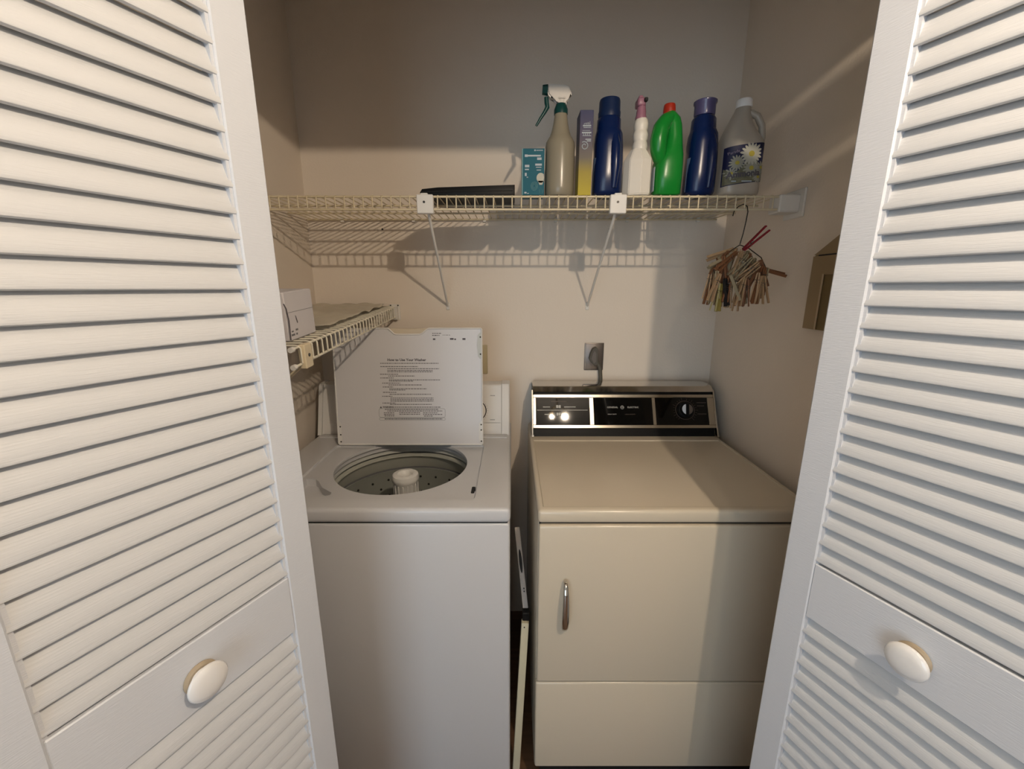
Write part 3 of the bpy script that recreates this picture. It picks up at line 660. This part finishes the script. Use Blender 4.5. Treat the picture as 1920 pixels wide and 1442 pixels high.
obj('neck', B().lathe([(0.0001, -0.002), (0.0125, -0.002), (0.0125, 0.012), (0.015, 0.013), (0.015, 0.016), (0.0001, 0.016)], (sx+0.001, YS, Zh), 20), M['spraywhite'], hdo, 40)
obj('nozzle', B().tube([(sx-0.037, YS, Zh+0.037), (sx-0.051, YS, Zh+0.0375)], [0.0135, 0.0115], 10), M['spraygreen'], t, label='dark green nozzle')
tg = B(); tp_ = [(-0.040, 0.020, 0.0075), (-0.039, 0.006, 0.0075), (-0.037, -0.004, 0.0075), (-0.045, -0.017, 0.006), (-0.055, -0.031, 0.005), (-0.0665, -0.049, 0.0038)]
tg.tube([(sx+a, YS, Zh+c) for a, c, r in tp_], [r*0.8 for a, c, r in tp_], 8)
obj('trigger', tg, M['spraygreen'], t, 50, label='long dark green trigger')
# tall carton
t = thing('tall_carton', 'tall narrow printed carton, purple above and yellow below', 'box', (0.1990, 1.262, ZS))
tc_ = obj('carton', to_mesh('carton', B().box(-0.0178, 0.0178, -0.028, 0.030, 0, 0.2095, 0.0006, 1), M['carton'], 30), M['carton'], t, local=True)
FT = frame((0.1990, 1.262-0.0283, ZS), (1, 0, 0), (0, 0, 1))
d = B(); sp = []
for i in range(26):
    a = i*0.32+0.5; r = 0.0035+0.0003*i; sp.append((-0.004+r*math.cos(a), 0.123+r*math.sin(a), 0))
d.tube(sp, 0.0011, 5)
for (a, c, y, hh) in ((-.002, .013, .138, .0022), (-.010, .013, .147, .0018), (-.012, .013, .1535, .0035), (-.011, .010, .1600, .001), (-.008, .012, .1665, .0012), (-.010, .012, .1705, .003), (-.006, .009, .1770, .0008), (.002, .013, .1340, .0025)):
    d.box(a, c, y, y+hh, 0, 0.0003)
for x in (-.008, -.003, .002, .007): d.box(x, x+0.0012, .147, .156, 0, 0.0003); d.box(x+.001, x+0.002, .168, .180+x*0.3, 0, 0.0003)
on('printed_swirl', d.bm, M['whiteprint'], t, FT, 0, 0, 0.0, label='pale swirl and upright lettering')
# blue bottles
def blue_bottle(cx, label, capm, capprof, lean=0.0):
    t = thing('detergent_bottle', label, 'bottle', (cx, YS+0.005, ZS), group=None)
    s = []
    for z, dx, rx, ry, e in ((0, 0, .030, .030, 2.6), (.003, 0, .036, .036, 2.8), (.012, 0, .040, .040, 2.8), (.06, .0005, .0405, .041, 2.6), (.10, .001, .0395, .040, 2.6), (.135, 0, .0385, .040, 2.5), (.158, 0, .0365, .038, 2.4), (.168, -.0005, .0335, .034, 2.2), (.172, -.001, .0325, .0325, 2.1), (.196, -.001, .0315, .0315, 2.0), (.203, -.001, .027, .027, 2.0), (.206, -.001, .024, .024, 2.0)):
        s.append((ZS+z, cx+dx, YS+0.005, rx, ry, e))
    bd = obj('body', B().sup(s, 40), M['blue'], t, 45)
    g = B().tube([(cx+0.010, YS-0.022, ZS+0.150), (cx+0.013, YS-0.032, ZS+0.120), (cx+0.014, YS-0.0325, ZS+0.070), (cx+0.012, YS-0.031, ZS+0.018)], [0.012, 0.0135, 0.0135, 0.008], 12)
    obj('grip', g, M['blue'], bd, 50)
    obj('cap', B().lathe(capprof, (cx-0.001, YS+0.005, ZS), 36), capm, t, 35, label='wide cap')
    pb = B(); R0 = []
    for z in (0.012, 0.035, 0.060, 0.085, 0.098):
        wv = 0.75 - abs(z-0.05)*2.5
        R0.append([(cx + 0.0412*math.cos(a), YS+0.005 + 0.0412*math.sin(a), ZS+z) for a in [PI*1.06 + wv*k/5 for k in range(6)]])
    pb.rings(R0, cap=False, closed=False)
    obj('label_patch', pb, M['palelabel'], t, 60, label='pale blue printed label')
blue_bottle(0.2660, 'dark blue bottle with matching blue cap beside the tall carton', M['bluecap'], [(0.0295, 0.200), (0.0300, 0.213), (0.0285, 0.217), (0.0280, 0.240), (0.0262, 0.2455), (0.0001, 0.2465)])
blue_bottle(0.5250, 'dark blue bottle with lavender see-through cap, left of the white jug', M['lavcap'], [(0.0262, 0.205), (0.0272, 0.209), (0.0272, 0.232), (0.0300, 0.236), (0.0300, 0.241), (0.0270, 0.2425), (0.0001, 0.2415)])
# white spray bottle with pink top
wx = 0.3490
t = thing('faceted_bottle', 'white faceted bottle with mauve pink spout, between blue and green', 'bottle', (wx, YS, ZS))
def octo(cx, cy, rx, ry, k=0.5):
    return [(cx+rx, cy-ry*k), (cx+rx, cy+ry*k), (cx+rx*k, cy+ry), (cx-rx*k, cy+ry), (cx-rx, cy+ry*k), (cx-rx, cy-ry*k), (cx-rx*k, cy-ry), (cx+rx*k, cy-ry)]
def circ(cx, cy, r, n=8): return [(cx+r*math.cos(2*PI*(j-0.5)/n), cy+r*math.sin(2*PI*(j-0.5)/n)) for j in range(n)]
rg = []
for z, rx, ry in ((0, .034, .027), (.004, .0375, .030), (.088, .0375, .030), (.094, .0365, .029), (.122, .0190, .019)):
    rg.append([(a, c, ZS+z) for a, c in octo(wx, YS, rx, ry, 0.42)])
b = B().rings(rg, Mx=T((wx, YS, 0)) @ Matrix.Rotation(math.radians(-24), 4, 'Z') @ T((-wx, -YS, 0)))
bmesh.ops.bevel(b.bm, geom=list(b.bm.edges), offset=0.0018, segments=2, affect='EDGES')
bd = obj('body', b, M['whitebottle'], t, 18)
obj('neck', B().lathe([(0.0001, 0.116), (0.0195, 0.118), (0.0205, 0.130), (0.0185, 0.138), (0.0170, 0.141), (0.0195, 0.148), (0.0200, 0.158), (0.0175, 0.166), (0.0165, 0.168), (0.0185, 0.174), (0.0188, 0.184), (0.0165, 0.194), (0.0130, 0.199), (0.0001, 0.2)], (wx+0.003, YS, ZS), 28), M['whitebottle'], bd, 50)
b = B().lathe([(0.0145, 0.196), (0.0150, 0.199), (0.0130, 0.208), (0.0128, 0.214), (0.0110, 0.226), (0.0110, 0.232), (0.0001, 0.233)], (wx+0.001, YS, ZS), 22)
b.box(wx-0.0125, wx+0.0095, YS-0.013, YS+0.020, ZS+0.226, ZS+0.247, 0.005, 3)
b.box(wx-0.008, wx+0.004, YS-0.005, YS+0.018, ZS+0.243, ZS+0.2545, 0.004, 2)
nz = obj('spout', b, M['pink'], t, 40, label='mauve pink spray spout')
obj('nozzle_hole', B().box(wx+0.0030, wx+0.0125, YS-0.020, YS-0.008, ZS+0.234, ZS+0.2435, 0.002, 1), M['dark'], nz)
FT = T((wx, YS, ZS)) @ Matrix.Rotation(math.radians(-24), 4, 'Z') @ frame((0, 0, 0), (1, 0, 0), (0, 0, 1))
FS = T((wx, YS, ZS)) @ Matrix.Rotation(math.radians(-24-37), 4, 'Z') @ frame((0, 0, 0), (1, 0, 0), (0, 0, 1))
d = B()
for (a, c, y, hh) in ((-.008, .008, .052, .004), (-.009, .007, .040, .008), (-.007, .007, .032, .003), (-.009, .005, .026, .003)):
    td(d, a, c, y, y+hh)
on('printed_label', d.bm, M['purplelabel'], t, FS, -0.001, 0, 0.0318, label='grey purple print on the left facet')
# green jug
gx = 0.4320
t = thing('green_jug', 'bright green bottle with red cap and looped handle', 'bottle', (gx, YS, ZS))
s = []
for z, cx, rx, ry, e in ((0, gx, .030, .030, 3), (.004, gx, .037, .034, 3), (.05, gx, .0385, .036, 3), (.085, gx, .0385, .036, 2.8), (.105, gx+.004, .0345, .034, 2.5), (.120, gx+.008, .0285, .030, 2.3), (.150, gx+.010, .0230, .028, 2.2), (.180, gx+.007, .0225, .026, 2.2), (.198, gx+.002, .0225, .024, 2.1), (.208, gx-.003, .0185, .0190, 2), (.214, gx-.005, .0150, .0150, 2)):
    s.append((ZS+z, cx, YS, rx, ry, e))
bd = obj('body', B().sup(s, 36), M['green'], t, 50)
hp_ = [(gx-0.004, YS-0.010, ZS+0.199), (gx-0.019, YS-0.016, ZS+0.188), (gx-0.032, YS-0.022, ZS+0.168), (gx-0.037, YS-0.023, ZS+0.140), (gx-0.035, YS-0.021, ZS+0.115), (gx-0.028, YS-0.016, ZS+0.096), (gx-0.020, YS-0.010, ZS+0.085)]
pts = []; 
for i in range(len(hp_)-1):
    for k in range(4): pts.append(tuple(Vector(hp_[i]).lerp(Vector(hp_[i+1]), k/4)))
pts.append(hp_[-1])
nP = len(pts); b = B().tube(pts, [0.0150 + 0.0070*math.sin(PI*i/(nP-1)) for i in range(nP)], 16)
obj('handle', b, M['green'], t, 60)
obj('cap', B().lathe([(0.0001, 0.208), (0.0160, 0.208), (0.0162, 0.218), (0.0152, 0.229), (0.0138, 0.2325), (0.0001, 0.2335)], (gx-0.006, YS, ZS), 28), M['red'], t, 40, label='red screw cap')
d = B().box(gx-0.0405, gx-0.0385, YS-0.018, YS+0.014, ZS+0.012, ZS+0.075, 0.001, 1)
obj('label_patch', d, M['whiteprint'], t)
# white milky jug with daisy label
jx = 0.6330; JY = 1.275
t = thing('ammonia_jug', 'milky plastic jug with white cap and navy daisy label, rightmost of the row', 'jug', (jx, JY, ZS))
s = []
for z, cx, rx, ry, e in ((0, jx, .048, .040, 3), (.004, jx, .0545, .046, 3.2), (.012, jx, .0560, .048, 3.2), (.134, jx, .0560, .048, 3.2), (.144, jx-.001, .0535, .046, 3), (.170, jx-.006, .0400, .038, 2.5), (.190, jx-.006, .0310, .030, 2.2), (.210, jx-.004, .0240, .024, 2.0), (.222, jx-.002, .0200, .020, 2), (.236, jx, .0180, .018, 2)):
    s.append((ZS+z, cx, JY, rx, ry, e))
bd = obj('body', B().sup(s, 40), M['jug'], t, 50)
hp_ = [(jx+0.014, JY-0.008, ZS+0.215), (jx+0.034, JY-0.012, ZS+0.205), (jx+0.048, JY-0.014, ZS+0.180), (jx+0.052, JY-0.014, ZS+0.150), (jx+0.048, JY-0.013, ZS+0.124)]
pts = []
for i in range(len(hp_)-1):
    for k in range(4): pts.append(tuple(Vector(hp_[i]).lerp(Vector(hp_[i+1]), k/4)))
pts.append(hp_[-1])
obj('handle', B().tube(pts, 0.0088, 12), M['jug'], t, 60)
obj('cap', B().lathe([(0.0001, 0.228), (0.0205, 0.228), (0.0210, 0.234), (0.0205, 0.246), (0.0185, 0.2485), (0.0001, 0.249)], (jx, JY, ZS), 30), M['capwhite'], t, 40, label='white screw cap')
def wrap(bm, cx, cy, rx, ry, e, off):     # bend flat art (x, z) round the front of the jug
    for v in bm.verts:
        x = max(-0.985, min(0.985, v.co.x/rx)); yy = ry*(1-abs(x)**e)**(1/e)
        v.co = Vector((cx + v.co.x*(1+off/rx), cy - yy - off - v.co.z*1.0, ZS + v.co.y))
    return bm
def grid(x0, x1, zf0, zf1, n=24):
    b = B(); b.rings([[(x0+(x1-x0)*i/n, zf0(x0+(x1-x0)*i/n), 0) for i in range(n+1)], [(x0+(x1-x0)*i/n, zf1(x0+(x1-x0)*i/n), 0) for i in range(n+1)]], cap=False, closed=False); return b.bm
JW = (jx, JY, .056, .048, 3.2)
lb = obj('label_patch', wrap(grid(-.0535, .0525, lambda x: .022+0.13*(x+.0535), lambda x: .120+0.12*(x+.0535)), *JW, 0.0006), M['navy'], t, 60, label='navy label with white daisies')
def art(name, b, m, off, label=None):
    bm = b.bm if isinstance(b, B) else b
    return obj(name, wrap(bm, *JW, off), m, lb, 0, label=label)
def disc(b, cx, cy, rx, ry, rot=0, n=10):
    c, s_ = math.cos(rot), math.sin(rot)
    vs = [b.bm.verts.new((cx + rx*math.cos(2*PI*j/n)*c - ry*math.sin(2*PI*j/n)*s_, cy + rx*math.cos(2*PI*j/n)*s_ + ry*math.sin(2*PI*j/n)*c, 0)) for j in range(n)]
    b.bm.faces.new(vs)
b = B(); b.bm.free(); b.bm = grid(-.052, .051, lambda x: .024+0.13*(x+.0535), lambda x: .074 + .016*math.sin(x*70+.6) + .1*x, 24)
art('printed_leaves', b, M['olive'], 0.0009)
def daisy(cx, cy, R, m, off, n=15):
    b = B()
    for k in range(n):
        a = 2*PI*k/n + 0.1
        r = R*(0.92 + 0.12*((k*7) % 3)/2); disc(b, cx+0.62*r*math.cos(a), cy+0.62*r*math.sin(a), 0.42*r, 0.13*R, a, 8)
    art('printed_daisy', b, m, off)
    b = B(); disc(b, cx, cy, R*0.27, R*0.25, 0, 14); art('daisy_centre', b, M['yellow'], off+0.0003)
daisy(-0.024, 0.080, 0.020, M['petal2'], 0.0012); daisy(0.042, 0.070, 0.017, M['petal2'], 0.0013, 11); daisy(0.036, 0.046, 0.016, M['petal2'], 0.0013)
daisy(-0.036, 0.054, 0.016, M['petal2'], 0.0014, 11); daisy(0.014, 0.067, 0.022, M['petal2'], 0.0016); daisy(0.010, 0.102, 0.0285, M['petal'], 0.0021, 17)
art('label_lettering', xf(text_bm('Ammonia', 0.0215, bold=0.0009, extrude=0.0), T((-0.004, 0.052, 0)) @ Matrix.Rotation(0.10, 4, 'Z')), M['ink'], 0.0028)
d = B(); d.box(-.034, .018, .0325, .0355, 0, 0.0001); art('label_underline', d, M['whiteprint'], 0.0026)
art('label_script', xf(text_bm('Parade', 0.010, extrude=0.0), T((-0.034, 0.106, 0)) @ Matrix.Rotation(0.25, 4, 'Z')), M['purplelabel'], 0.0026)

# ================================================================ clothespins on a wire hanger
HYp = 1.205; hx = 0.636
hg = thing('wire_hanger', 'dark wire hook hanging from the right end of the long shelf', 'hanger', (hx, HYp, 1.56))
hk = [(0.617, 1.236, 1.640), (0.620, 1.238, 1.652), (0.628, 1.234, 1.664), (0.636, 1.222, 1.668), (0.6395, 1.208, 1.660), (0.6385, 1.200, 1.645), (0.6370, 1.201, 1.620), (0.6345, 1.203, 1.590), (0.6300, HYp, 1.562)]
obj('hook', B().tube(hk, 0.0014, 6), M['hook'], hg, 60)
loop = [(0.630, 1.560), (0.602, 1.540), (0.570, 1.513), (0.563, 1.492), (0.575, 1.474), (0.606, 1.464), (0.640, 1.462), (0.676, 1.470), (0.706, 1.486), (0.710, 1.502), (0.690, 1.526), (0.655, 1.551)]
obj('wire_loop', B().tube([(a, HYp+0.006*math.sin(i*1.7), c) for i, (a, c) in enumerate(loop)], 0.0013, 6, closed=True), M['hook'], hg, 60)
def pin_leg(sg):
    pr = [(sg*0.0006, 0.006), (sg*0.0045, 0.004), (sg*0.0058, -0.015), (sg*0.0066, -0.030), (sg*0.0092, -0.070), (sg*0.0058, -0.071), (sg*0.0022, -0.024), (sg*0.0016, -0.012)]
    b = B().prism(pr, -0.0038, 0.0038, 'y'); return b
leg_cache = {}
for k in ('wood', 'wood2', 'wood3', 'pinyellow', 'pinblack', 'pinred'):
    leg_cache[k] = (to_mesh('leg', pin_leg(-1), M[k], 30), to_mesh('leg', pin_leg(1), M[k], 30))
sb = B(); sb.tube([(0.0035*math.cos(a*0.7), -0.0048+0.0096*a/27, -0.022+0.0035*math.sin(a*0.7)) for a in range(28)], 0.0006, 4)
sb.tube([(-0.0066, -0.005, -0.014), (0.0, -0.0056, -0.0145), (0.0066, -0.005, -0.014)], 0.0007, 4)
spring_me = to_mesh('spring', sb, M['steel'], 60)
LBL = {'wood': 'pale wooden spring clothespin clipped in the bunch on the wire loop', 'wood2': 'brown wooden spring clothespin clipped in the bunch on the wire loop',
       'wood3': 'greyish weathered clothespin clipped in the bunch on the wire loop', 'pinyellow': 'yellowish clothespin hanging at the lower left of the bunch',
       'pinblack': 'black clothespin hanging down in the left of the bunch', 'pinred': 'dark red clothespin sticking up from the top of the bunch'}
KIND = {'wood': 'pale wooden', 'wood2': 'reddish brown wooden', 'wood3': 'greyish weathered wooden'}
WHERE = {'left': 'hanging in the lower left fan of the bunch', 'right': 'hanging in the lower right fan of the bunch', 'top': 'in the upper row of the bunch below the hook', 'middle': 'in the middle layer of the bunch', 'side': 'at the right shoulder of the bunch'}
def pin(x, z, deg, k='wood', dy=0.0, yaw=None, label=None, s=1.0, where='top'):
    grp = None
    if label is None:
        if k in KIND: label = '%s clothespin %s' % (KIND[k], WHERE[where]); grp = '%s clothespins %s' % (KIND[k], WHERE[where])
        else: label = LBL[k]
    t = thing('clothespin', label, 'clothespin', (x, HYp+dy, z), group=grp or 'clothespins clipped on the hanger')
    yaw = rnd.uniform(-0.9, 0.9) if yaw is None else yaw
    t.rotation_euler = (Matrix.Rotation(-math.radians(deg), 4, 'Y') @ Matrix.Rotation(rnd.uniform(-.12, .12), 4, 'X') @ Matrix.Rotation(yaw, 4, 'Z')).to_euler()
    t.scale = (s, s, s)
    for nm, me in (('leg', leg_cache[k][0]), ('leg', leg_cache[k][1]), ('spring', spring_me)):
        o = bpy.data.objects.new(nm, me); COL.objects.link(o); o.parent = t
# deg: 0 hangs straight down, positive swings the tails to the right
pin(0.640, 1.550, 135, 'pinred', -0.010, 0.0, s=1.05)
pin(0.607, 1.533, -62, 'wood3', -0.004, 1.2, label='weathered clothespin pointing left from the top of the bunch')
pin(0.695, 1.496, 76, 'wood2', -0.006, 1.1, label='brown clothespin pointing right from the side of the bunch')
pin(0.588, 1.464, 12, 'pinblack', -0.026, 0.6)
pin(0.578, 1.450, 2, 'pinyellow', -0.022, 0.5, label='yellowish clothespin next to the black one at the lower left'); pin(0.571, 1.452, -6, 'pinyellow', -0.026, -0.4, label='yellowish clothespin further from the black one, tail tilted left')
pin(0.600, 1.475, 28, 'wood3', -0.032, 1.0, label='weathered clothespin slanting across the front, right of the black one')
for x, z, dg, k, dy in ((0.655, 1.520, -42, 'wood3', -0.020), (0.668, 1.508, -48, 'wood', -0.028), (0.645, 1.530, -38, 'wood3', -0.012), (0.680, 1.500, -52, 'wood', -0.016),
                        (0.583, 1.525, 8, 'wood2', -0.014), (0.575, 1.515, 4, 'wood2', -0.006), (0.590, 1.520, 20, 'wood2', 0.004), (0.600, 1.540, -30, 'wood2', 0.006),
                        (0.615, 1.548, -70, 'wood', 0.010), (0.625, 1.545, 60, 'wood', 0.014), (0.660, 1.540, 30, 'wood3', 0.010), (0.612, 1.536, -48, 'wood2', -0.016)):
    pin(x, z, dg, k, dy)
for i in range(15):
    f = i/14; x = 0.562+0.058*f
    pin(x+rnd.uniform(-.003, .003), 1.478-0.016*f+rnd.uniform(-.008, .012), rnd.uniform(-14, 12)+(-4 if f < .3 else 0), rnd.choice(['wood', 'wood', 'wood2', 'wood3', 'wood']), rnd.uniform(-.03, .04), where='left')
for i in range(19):
    f = i/18; x = 0.634+0.070*f
    pin(x+rnd.uniform(-.003, .003), 1.462+0.024*f+rnd.uniform(-.012, .012), rnd.uniform(-10, 12), rnd.choice(['wood', 'wood', 'wood', 'wood2', 'wood3']), rnd.uniform(-.035, .04), where='right')
for i in range(20):
    f = i/19; x = 0.572+0.112*f
    pin(x, 1.512+0.030*math.sin(PI*f)+rnd.uniform(-.010, .006), rnd.uniform(-22, 18)-24*(f-.35), rnd.choice(['wood', 'wood', 'wood2', 'wood3']), rnd.uniform(-.012, .036), where='middle')
for i in range(6):
    pin(0.690+rnd.uniform(-.012, .012), 1.505+rnd.uniform(-.012, .012), rnd.uniform(-30, 20), rnd.choice(['wood', 'wood2']), rnd.uniform(-.02, .04), where='side')

# ================================================================ side shelf contents
def sz(y): return 1.3725 - (1.606-y)*math.tan(tilt) + 0.0058
t = thing('white_carton', 'white printed carton standing on the side wire shelf', 'box', (-0.60, 0.95, sz(0.95)+0.0005), (tilt, 0, 0))
obj('carton', B().box(-0.135, 0.124, -0.062, 0.062, 0, 1.4385-sz(0.95), 0.002, 1), M['whitecard'], t, local=True)
FB = T((-0.60, 0.95, sz(0.95)+0.0005)) @ Matrix.Rotation(tilt, 4, 'X') @ frame((0.1242, -0.062, 0), (0, 1, 0), (0, 0, 1))
d = B(); td(d, .010, .024, .010, .014); td(d, .012, .020, .018, .021); td(d, .030, .040, .019, .023); td(d, .030, .036, .010, .014)
on('printed_marks', d.bm, M['greyink'], t, FB, 0, 0, 0)
d = B().prism([(.036, .052), (.039, .050), (.044, .036), (.041, .034), (.038, .042)], 0, 0.0003); on('dark_slot', d.bm, M['ink'], t, FB, 0, 0, 0)
d = B().box(0.0, 0.122, 0.060, 0.0606, 0, 0.0003); on('flap_crease', d.bm, M['greyink'], t, FB, 0.001, 0, 0)
t = thing('white_tub', 'white rounded tub with a dark rim line, nearest the left door on the side shelf', 'tub', (-0.56, 0.840, sz(0.840)), (tilt, 0, 0))
secs = []
zt = sz(0.879)+0.001
obj('body', B().sup([(zt, -0.56, 0.838, .070, .030, 4), (zt+.02, -0.56, 0.838, .076, .034, 4), (zt+.055, -0.56, 0.838, .078, .036, 4), (zt+.085, -0.56, 0.842, .070, .032, 4), (zt+.108, -0.56, 0.853, .050, .024, 3), (zt+.112, -0.56, 0.853, .02, .01, 2)], 32), M['whitecard'], t, 50)
obj('dark_cord', B().tube([(-0.500, 0.884, zt+.108), (-0.485, 0.884, zt+.095), (-0.474, 0.884, zt+.070), (-0.4705, 0.883, zt+.045), (-0.4705, 0.882, zt+.004)], 0.0013, 6), M['ink'], t, 60)
# crumpled sheet
t_b = bmesh.new(); bmesh.ops.create_grid(t_b, x_segments=26, y_segments=40, size=1)
for v in t_b.verts:
    x = -0.600+v.co.x*0.135; y = 1.300+v.co.y*0.275
    zz = 0.004+0.006*abs(math.sin(x*41+1.3*math.sin(y*23)))+0.005*abs(math.sin(y*31+x*17))
    v.co = Vector((x, y, sz(y)+zz))
cs_ = obj('crumpled_sheet', t_b, M['film'], None, 50); props(cs_, 'crumpled greyish paper sheet lying flat on the side shelf', 'paper')
md = cs_.modifiers.new('thickness', 'SOLIDIFY'); md.thickness = 0.0008
t = thing('small_black_clip', 'tiny black clip on the crumpled sheet beside the white carton', 'clip', (-0.552, 1.115, sz(1.115)+0.018))
zc = sz(1.115)+0.018
obj('jaw', B().tube([(-0.561, 1.11, zc), (-0.552, 1.11, zc+0.002), (-0.548, 1.112, zc+0.006)], [0.005, 0.0045, 0.003], 8), M['blackplastic'], t, 50)
obj('lever', B().tube([(-0.552, 1.112, zc+0.002), (-0.547, 1.114, zc+0.015)], [0.0045, 0.003], 8), M['blackplastic'], t, 50)

# ================================================================ cardboard house-topped box on the right wall
t = thing('cardboard_box', 'tan cardboard box with peaked top against the right wall', 'box', (0.775, 1.03, 1.34))
xw = 0.768; ya, yb_ = 0.925, 1.1035; zb, zt_ = 1.3410, 1.522
b = B().prism([(ya, zb), (yb_, zb), (yb_, zt_), (1.025, 1.568), (ya, zt_)], xw+0.003, XR-0.001, 'x')
obj('body', b, M['card2'], t, 0)
obj('side_panel', B().box(xw, xw+0.0035, 1.060, yb_, zb, zt_), M['card'], t, 0)
obj('side_panel', B().box(xw, xw+0.0035, ya, 0.968, zb, zt_), M['card'], t, 0)
obj('top_panel', B().box(xw, xw+0.0035, 0.968, 1.060, 1.476, zt_), M['card'], t, 0)
obj('gable_flap', B().prism([(ya, zt_+0.003), (yb_, zt_+0.003), (1.025, 1.568)], xw+0.001, xw+0.0035, 'x'), M['card'], t, 0, label='folded triangular top flap')
obj('cut_edge', B().box(xw-0.0008, xw+0.001, 1.0565, 1.061, zb, 1.478), M['cardedge'], t, 0)
obj('fold_line', B().box(xw-0.0004, xw+0.001, ya+0.002, 1.085, zt_-0.0005, zt_+0.0028), M['dark'], t, 0)

# ================================================================ outlets, cord
t = thing('dryer_outlet', 'steel outlet plate on the back wall above the dryer console', 'outlet', (0.322, YB, 1.18))
obj('plate', B().box(0.2850, 0.3600, YB-0.006, YB-0.0005, 1.1265, 1.2350, 0.0025, 2), M['steel'], t)
obj('rim', B().tube([(0.289, YB-0.0065, 1.1305), (0.356, YB-0.0065, 1.1305), (0.356, YB-0.0065, 1.231), (0.289, YB-0.0065, 1.231)], 0.0009, 6, closed=True), M['chrome'], t)
pg = B(); pr = [(0.300, 1.176), (0.305, 1.198), (0.313, 1.216), (0.326, 1.222), (0.333, 1.212), (0.334, 1.160), (0.330, 1.150), (0.321, 1.150), (0.310, 1.160)]
pg.prism(pr, YB-0.030, YB-0.0068, 'y'); bmesh.ops.bevel(pg.bm, geom=[e for e in pg.bm.edges], offset=0.0015, segments=1, affect='EDGES')
PF = (B().prism([(0.308, 1.176), (0.312, 1.196), (0.318, 1.208), (0.325, 1.200), (0.326, 1.165), (0.319, 1.158)], YB-0.0320, YB-0.0298, 'y'))
cd = B(); cpts = [(0.330, YB-0.020, 1.165), (0.338, YB-0.019, 1.152), (0.346, YB-0.017, 1.135), (0.350, YB-0.015, 1.10), (0.3515, YB-0.013, 1.07), (0.352, YB-0.011, 0.99), (0.352, YB-0.010, 0.90)]
secs = []
for (x, y, z) in cpts: secs.append([(x + 0.0078*math.cos(2*PI*j/12), y + 0.0042*math.sin(2*PI*j/12), z) for j in range(12)])
cd.rings(secs); cb_ = obj('power_cord', cd, M['cord'], dr, 60, label='grey power cord rising behind the console')
obj('plug', pg, M['cord'], cb_); obj('plug_face', PF, M['steel'], cb_)
t = thing('wall_outlet', 'ivory outlet plate mostly hidden behind the open washer lid', 'outlet', (-0.132, YB, 1.17))
obj('plate', B().box(-0.168, -0.0965, YB-0.007, YB-0.0005, 1.112, 1.227, 0.0025, 2), M['beigeplastic'], t)
for z in (1.150, 1.189): obj('receptacle', B().box(-0.148, -0.116, YB-0.009, YB-0.005, z-0.013, z+0.013, 0.003, 2), M['beigeplastic'], t)

# ================================================================ folded metal frame between the machines
t = thing('folded_rack', 'narrow ivory and grey metal frame slotted between washer and dryer', 'rack', (0.02, 0.96, 0))
def strip(p0, p1, w, d, m, name, parent, **k):
    p0, p1 = Vector(p0), Vector(p1); v = (p1-p0); L_ = v.length; v.normalize()
    X = Vector((1, 0, 0)); X = (X - v*X.dot(v)).normalized(); Z = X.cross(v)
    F = Matrix(((X.x, v.x, Z.x, p0.x), (X.y, v.y, Z.y, p0.y), (X.z, v.z, Z.z, p0.z), (0, 0, 0, 1)))
    return obj(name, B().box(-w/2, w/2, 0, L_, -d/2, d/2, 0.0015, 2), m, parent, Mx=F), F, L_
lo, F1, L1 = strip((0.0100, 0.945, 0.004), (0.0372, 0.990, 0.528), 0.0205, 0.020, M['ivory'], 'channel', t)
up, F2, L2 = strip((0.0395, 1.010, 0.545), (0.0150, 1.100, 0.755), 0.0150, 0.006, M['greymetal'], 'slotted_plate', t)
obj('joint', B().box(0.0295, 0.0490, 0.990, 1.015, 0.527, 0.553, 0.002, 1), M['blackplastic'], t)
d = B(); d.bm.verts.ensure_lookup_table()
d.prism([(0.0045*math.cos(a*PI/10), 0.135+0.033*math.sin(a*PI/10)) for a in range(20)], 0.0031, 0.0036); on('slot', d.bm, M['dark'], up, F2, 0, 0, 0)
for y in (0.052, 0.060): on('rivet', B().lathe([(0.0001, 0), (0.0024, 0), (0.0020, 0.0012), (0.0001, 0.0015)], n=10).bm, M['screw'], up, F2, 0.001, y, 0.003)
on('rivet', B().lathe([(0.0001, 0), (0.002, 0), (0.0016, 0.0012), (0.0001, 0.0015)], n=10).bm, M['screw'], lo, F1, -0.002, L1-0.012, 0.010)

# ================================================================ ceiling lamp in the room (gives the warm light)
LX, LY, LZ = 0.392, -0.18, 2.105
t = thing('ceiling_lamp', 'two-bulb brass ceiling lamp in the room behind the camera', 'lamp', (LX, LY, 2.44))
obj('canopy', B().lathe([(0.0001, 0), (0.065, 0), (0.060, -0.02), (0.02, -0.03), (0.0001, -0.03)], (LX, LY, 2.44), 28), M['brass'], t, 40)
obj('stem', B().cyl((LX, LY, 2.42), (LX, LY, 2.20), 0.008), M['brass'], t)
obj('crossbar', B().tube([(LX-0.055, LY, 2.165), (LX-0.045, LY, 2.20), (LX, LY, 2.21), (LX+0.045, LY, 2.20), (LX+0.055, LY, 2.165)], 0.007, 8), M['brass'], t)
for sgn in (-1, 1):
    x = LX + sgn*0.055
    obj('socket', B().lathe([(0.0001, 0.045), (0.016, 0.045), (0.018, 0.0), (0.014, 0.0)], (x, LY, 2.130), 20), M['brass'], t, 40)
    obj('bulb', B().lathe([(0.0001, 0.014), (0.006, 0.013), (0.0125, 0.008), (0.015, 0.0), (0.0125, -0.009), (0.006, -0.014), (0.0001, -0.016)], (x, LY, LZ+0.002), 20), M['bulb'] if sgn > 0 else M['bulb2'], t, 60)
    obj('bulb_base', B().lathe([(0.0001, 0.016), (0.009, 0.016), (0.010, 0.032), (0.0001, 0.032)], (x, LY, LZ), 14), M['brass'], t)
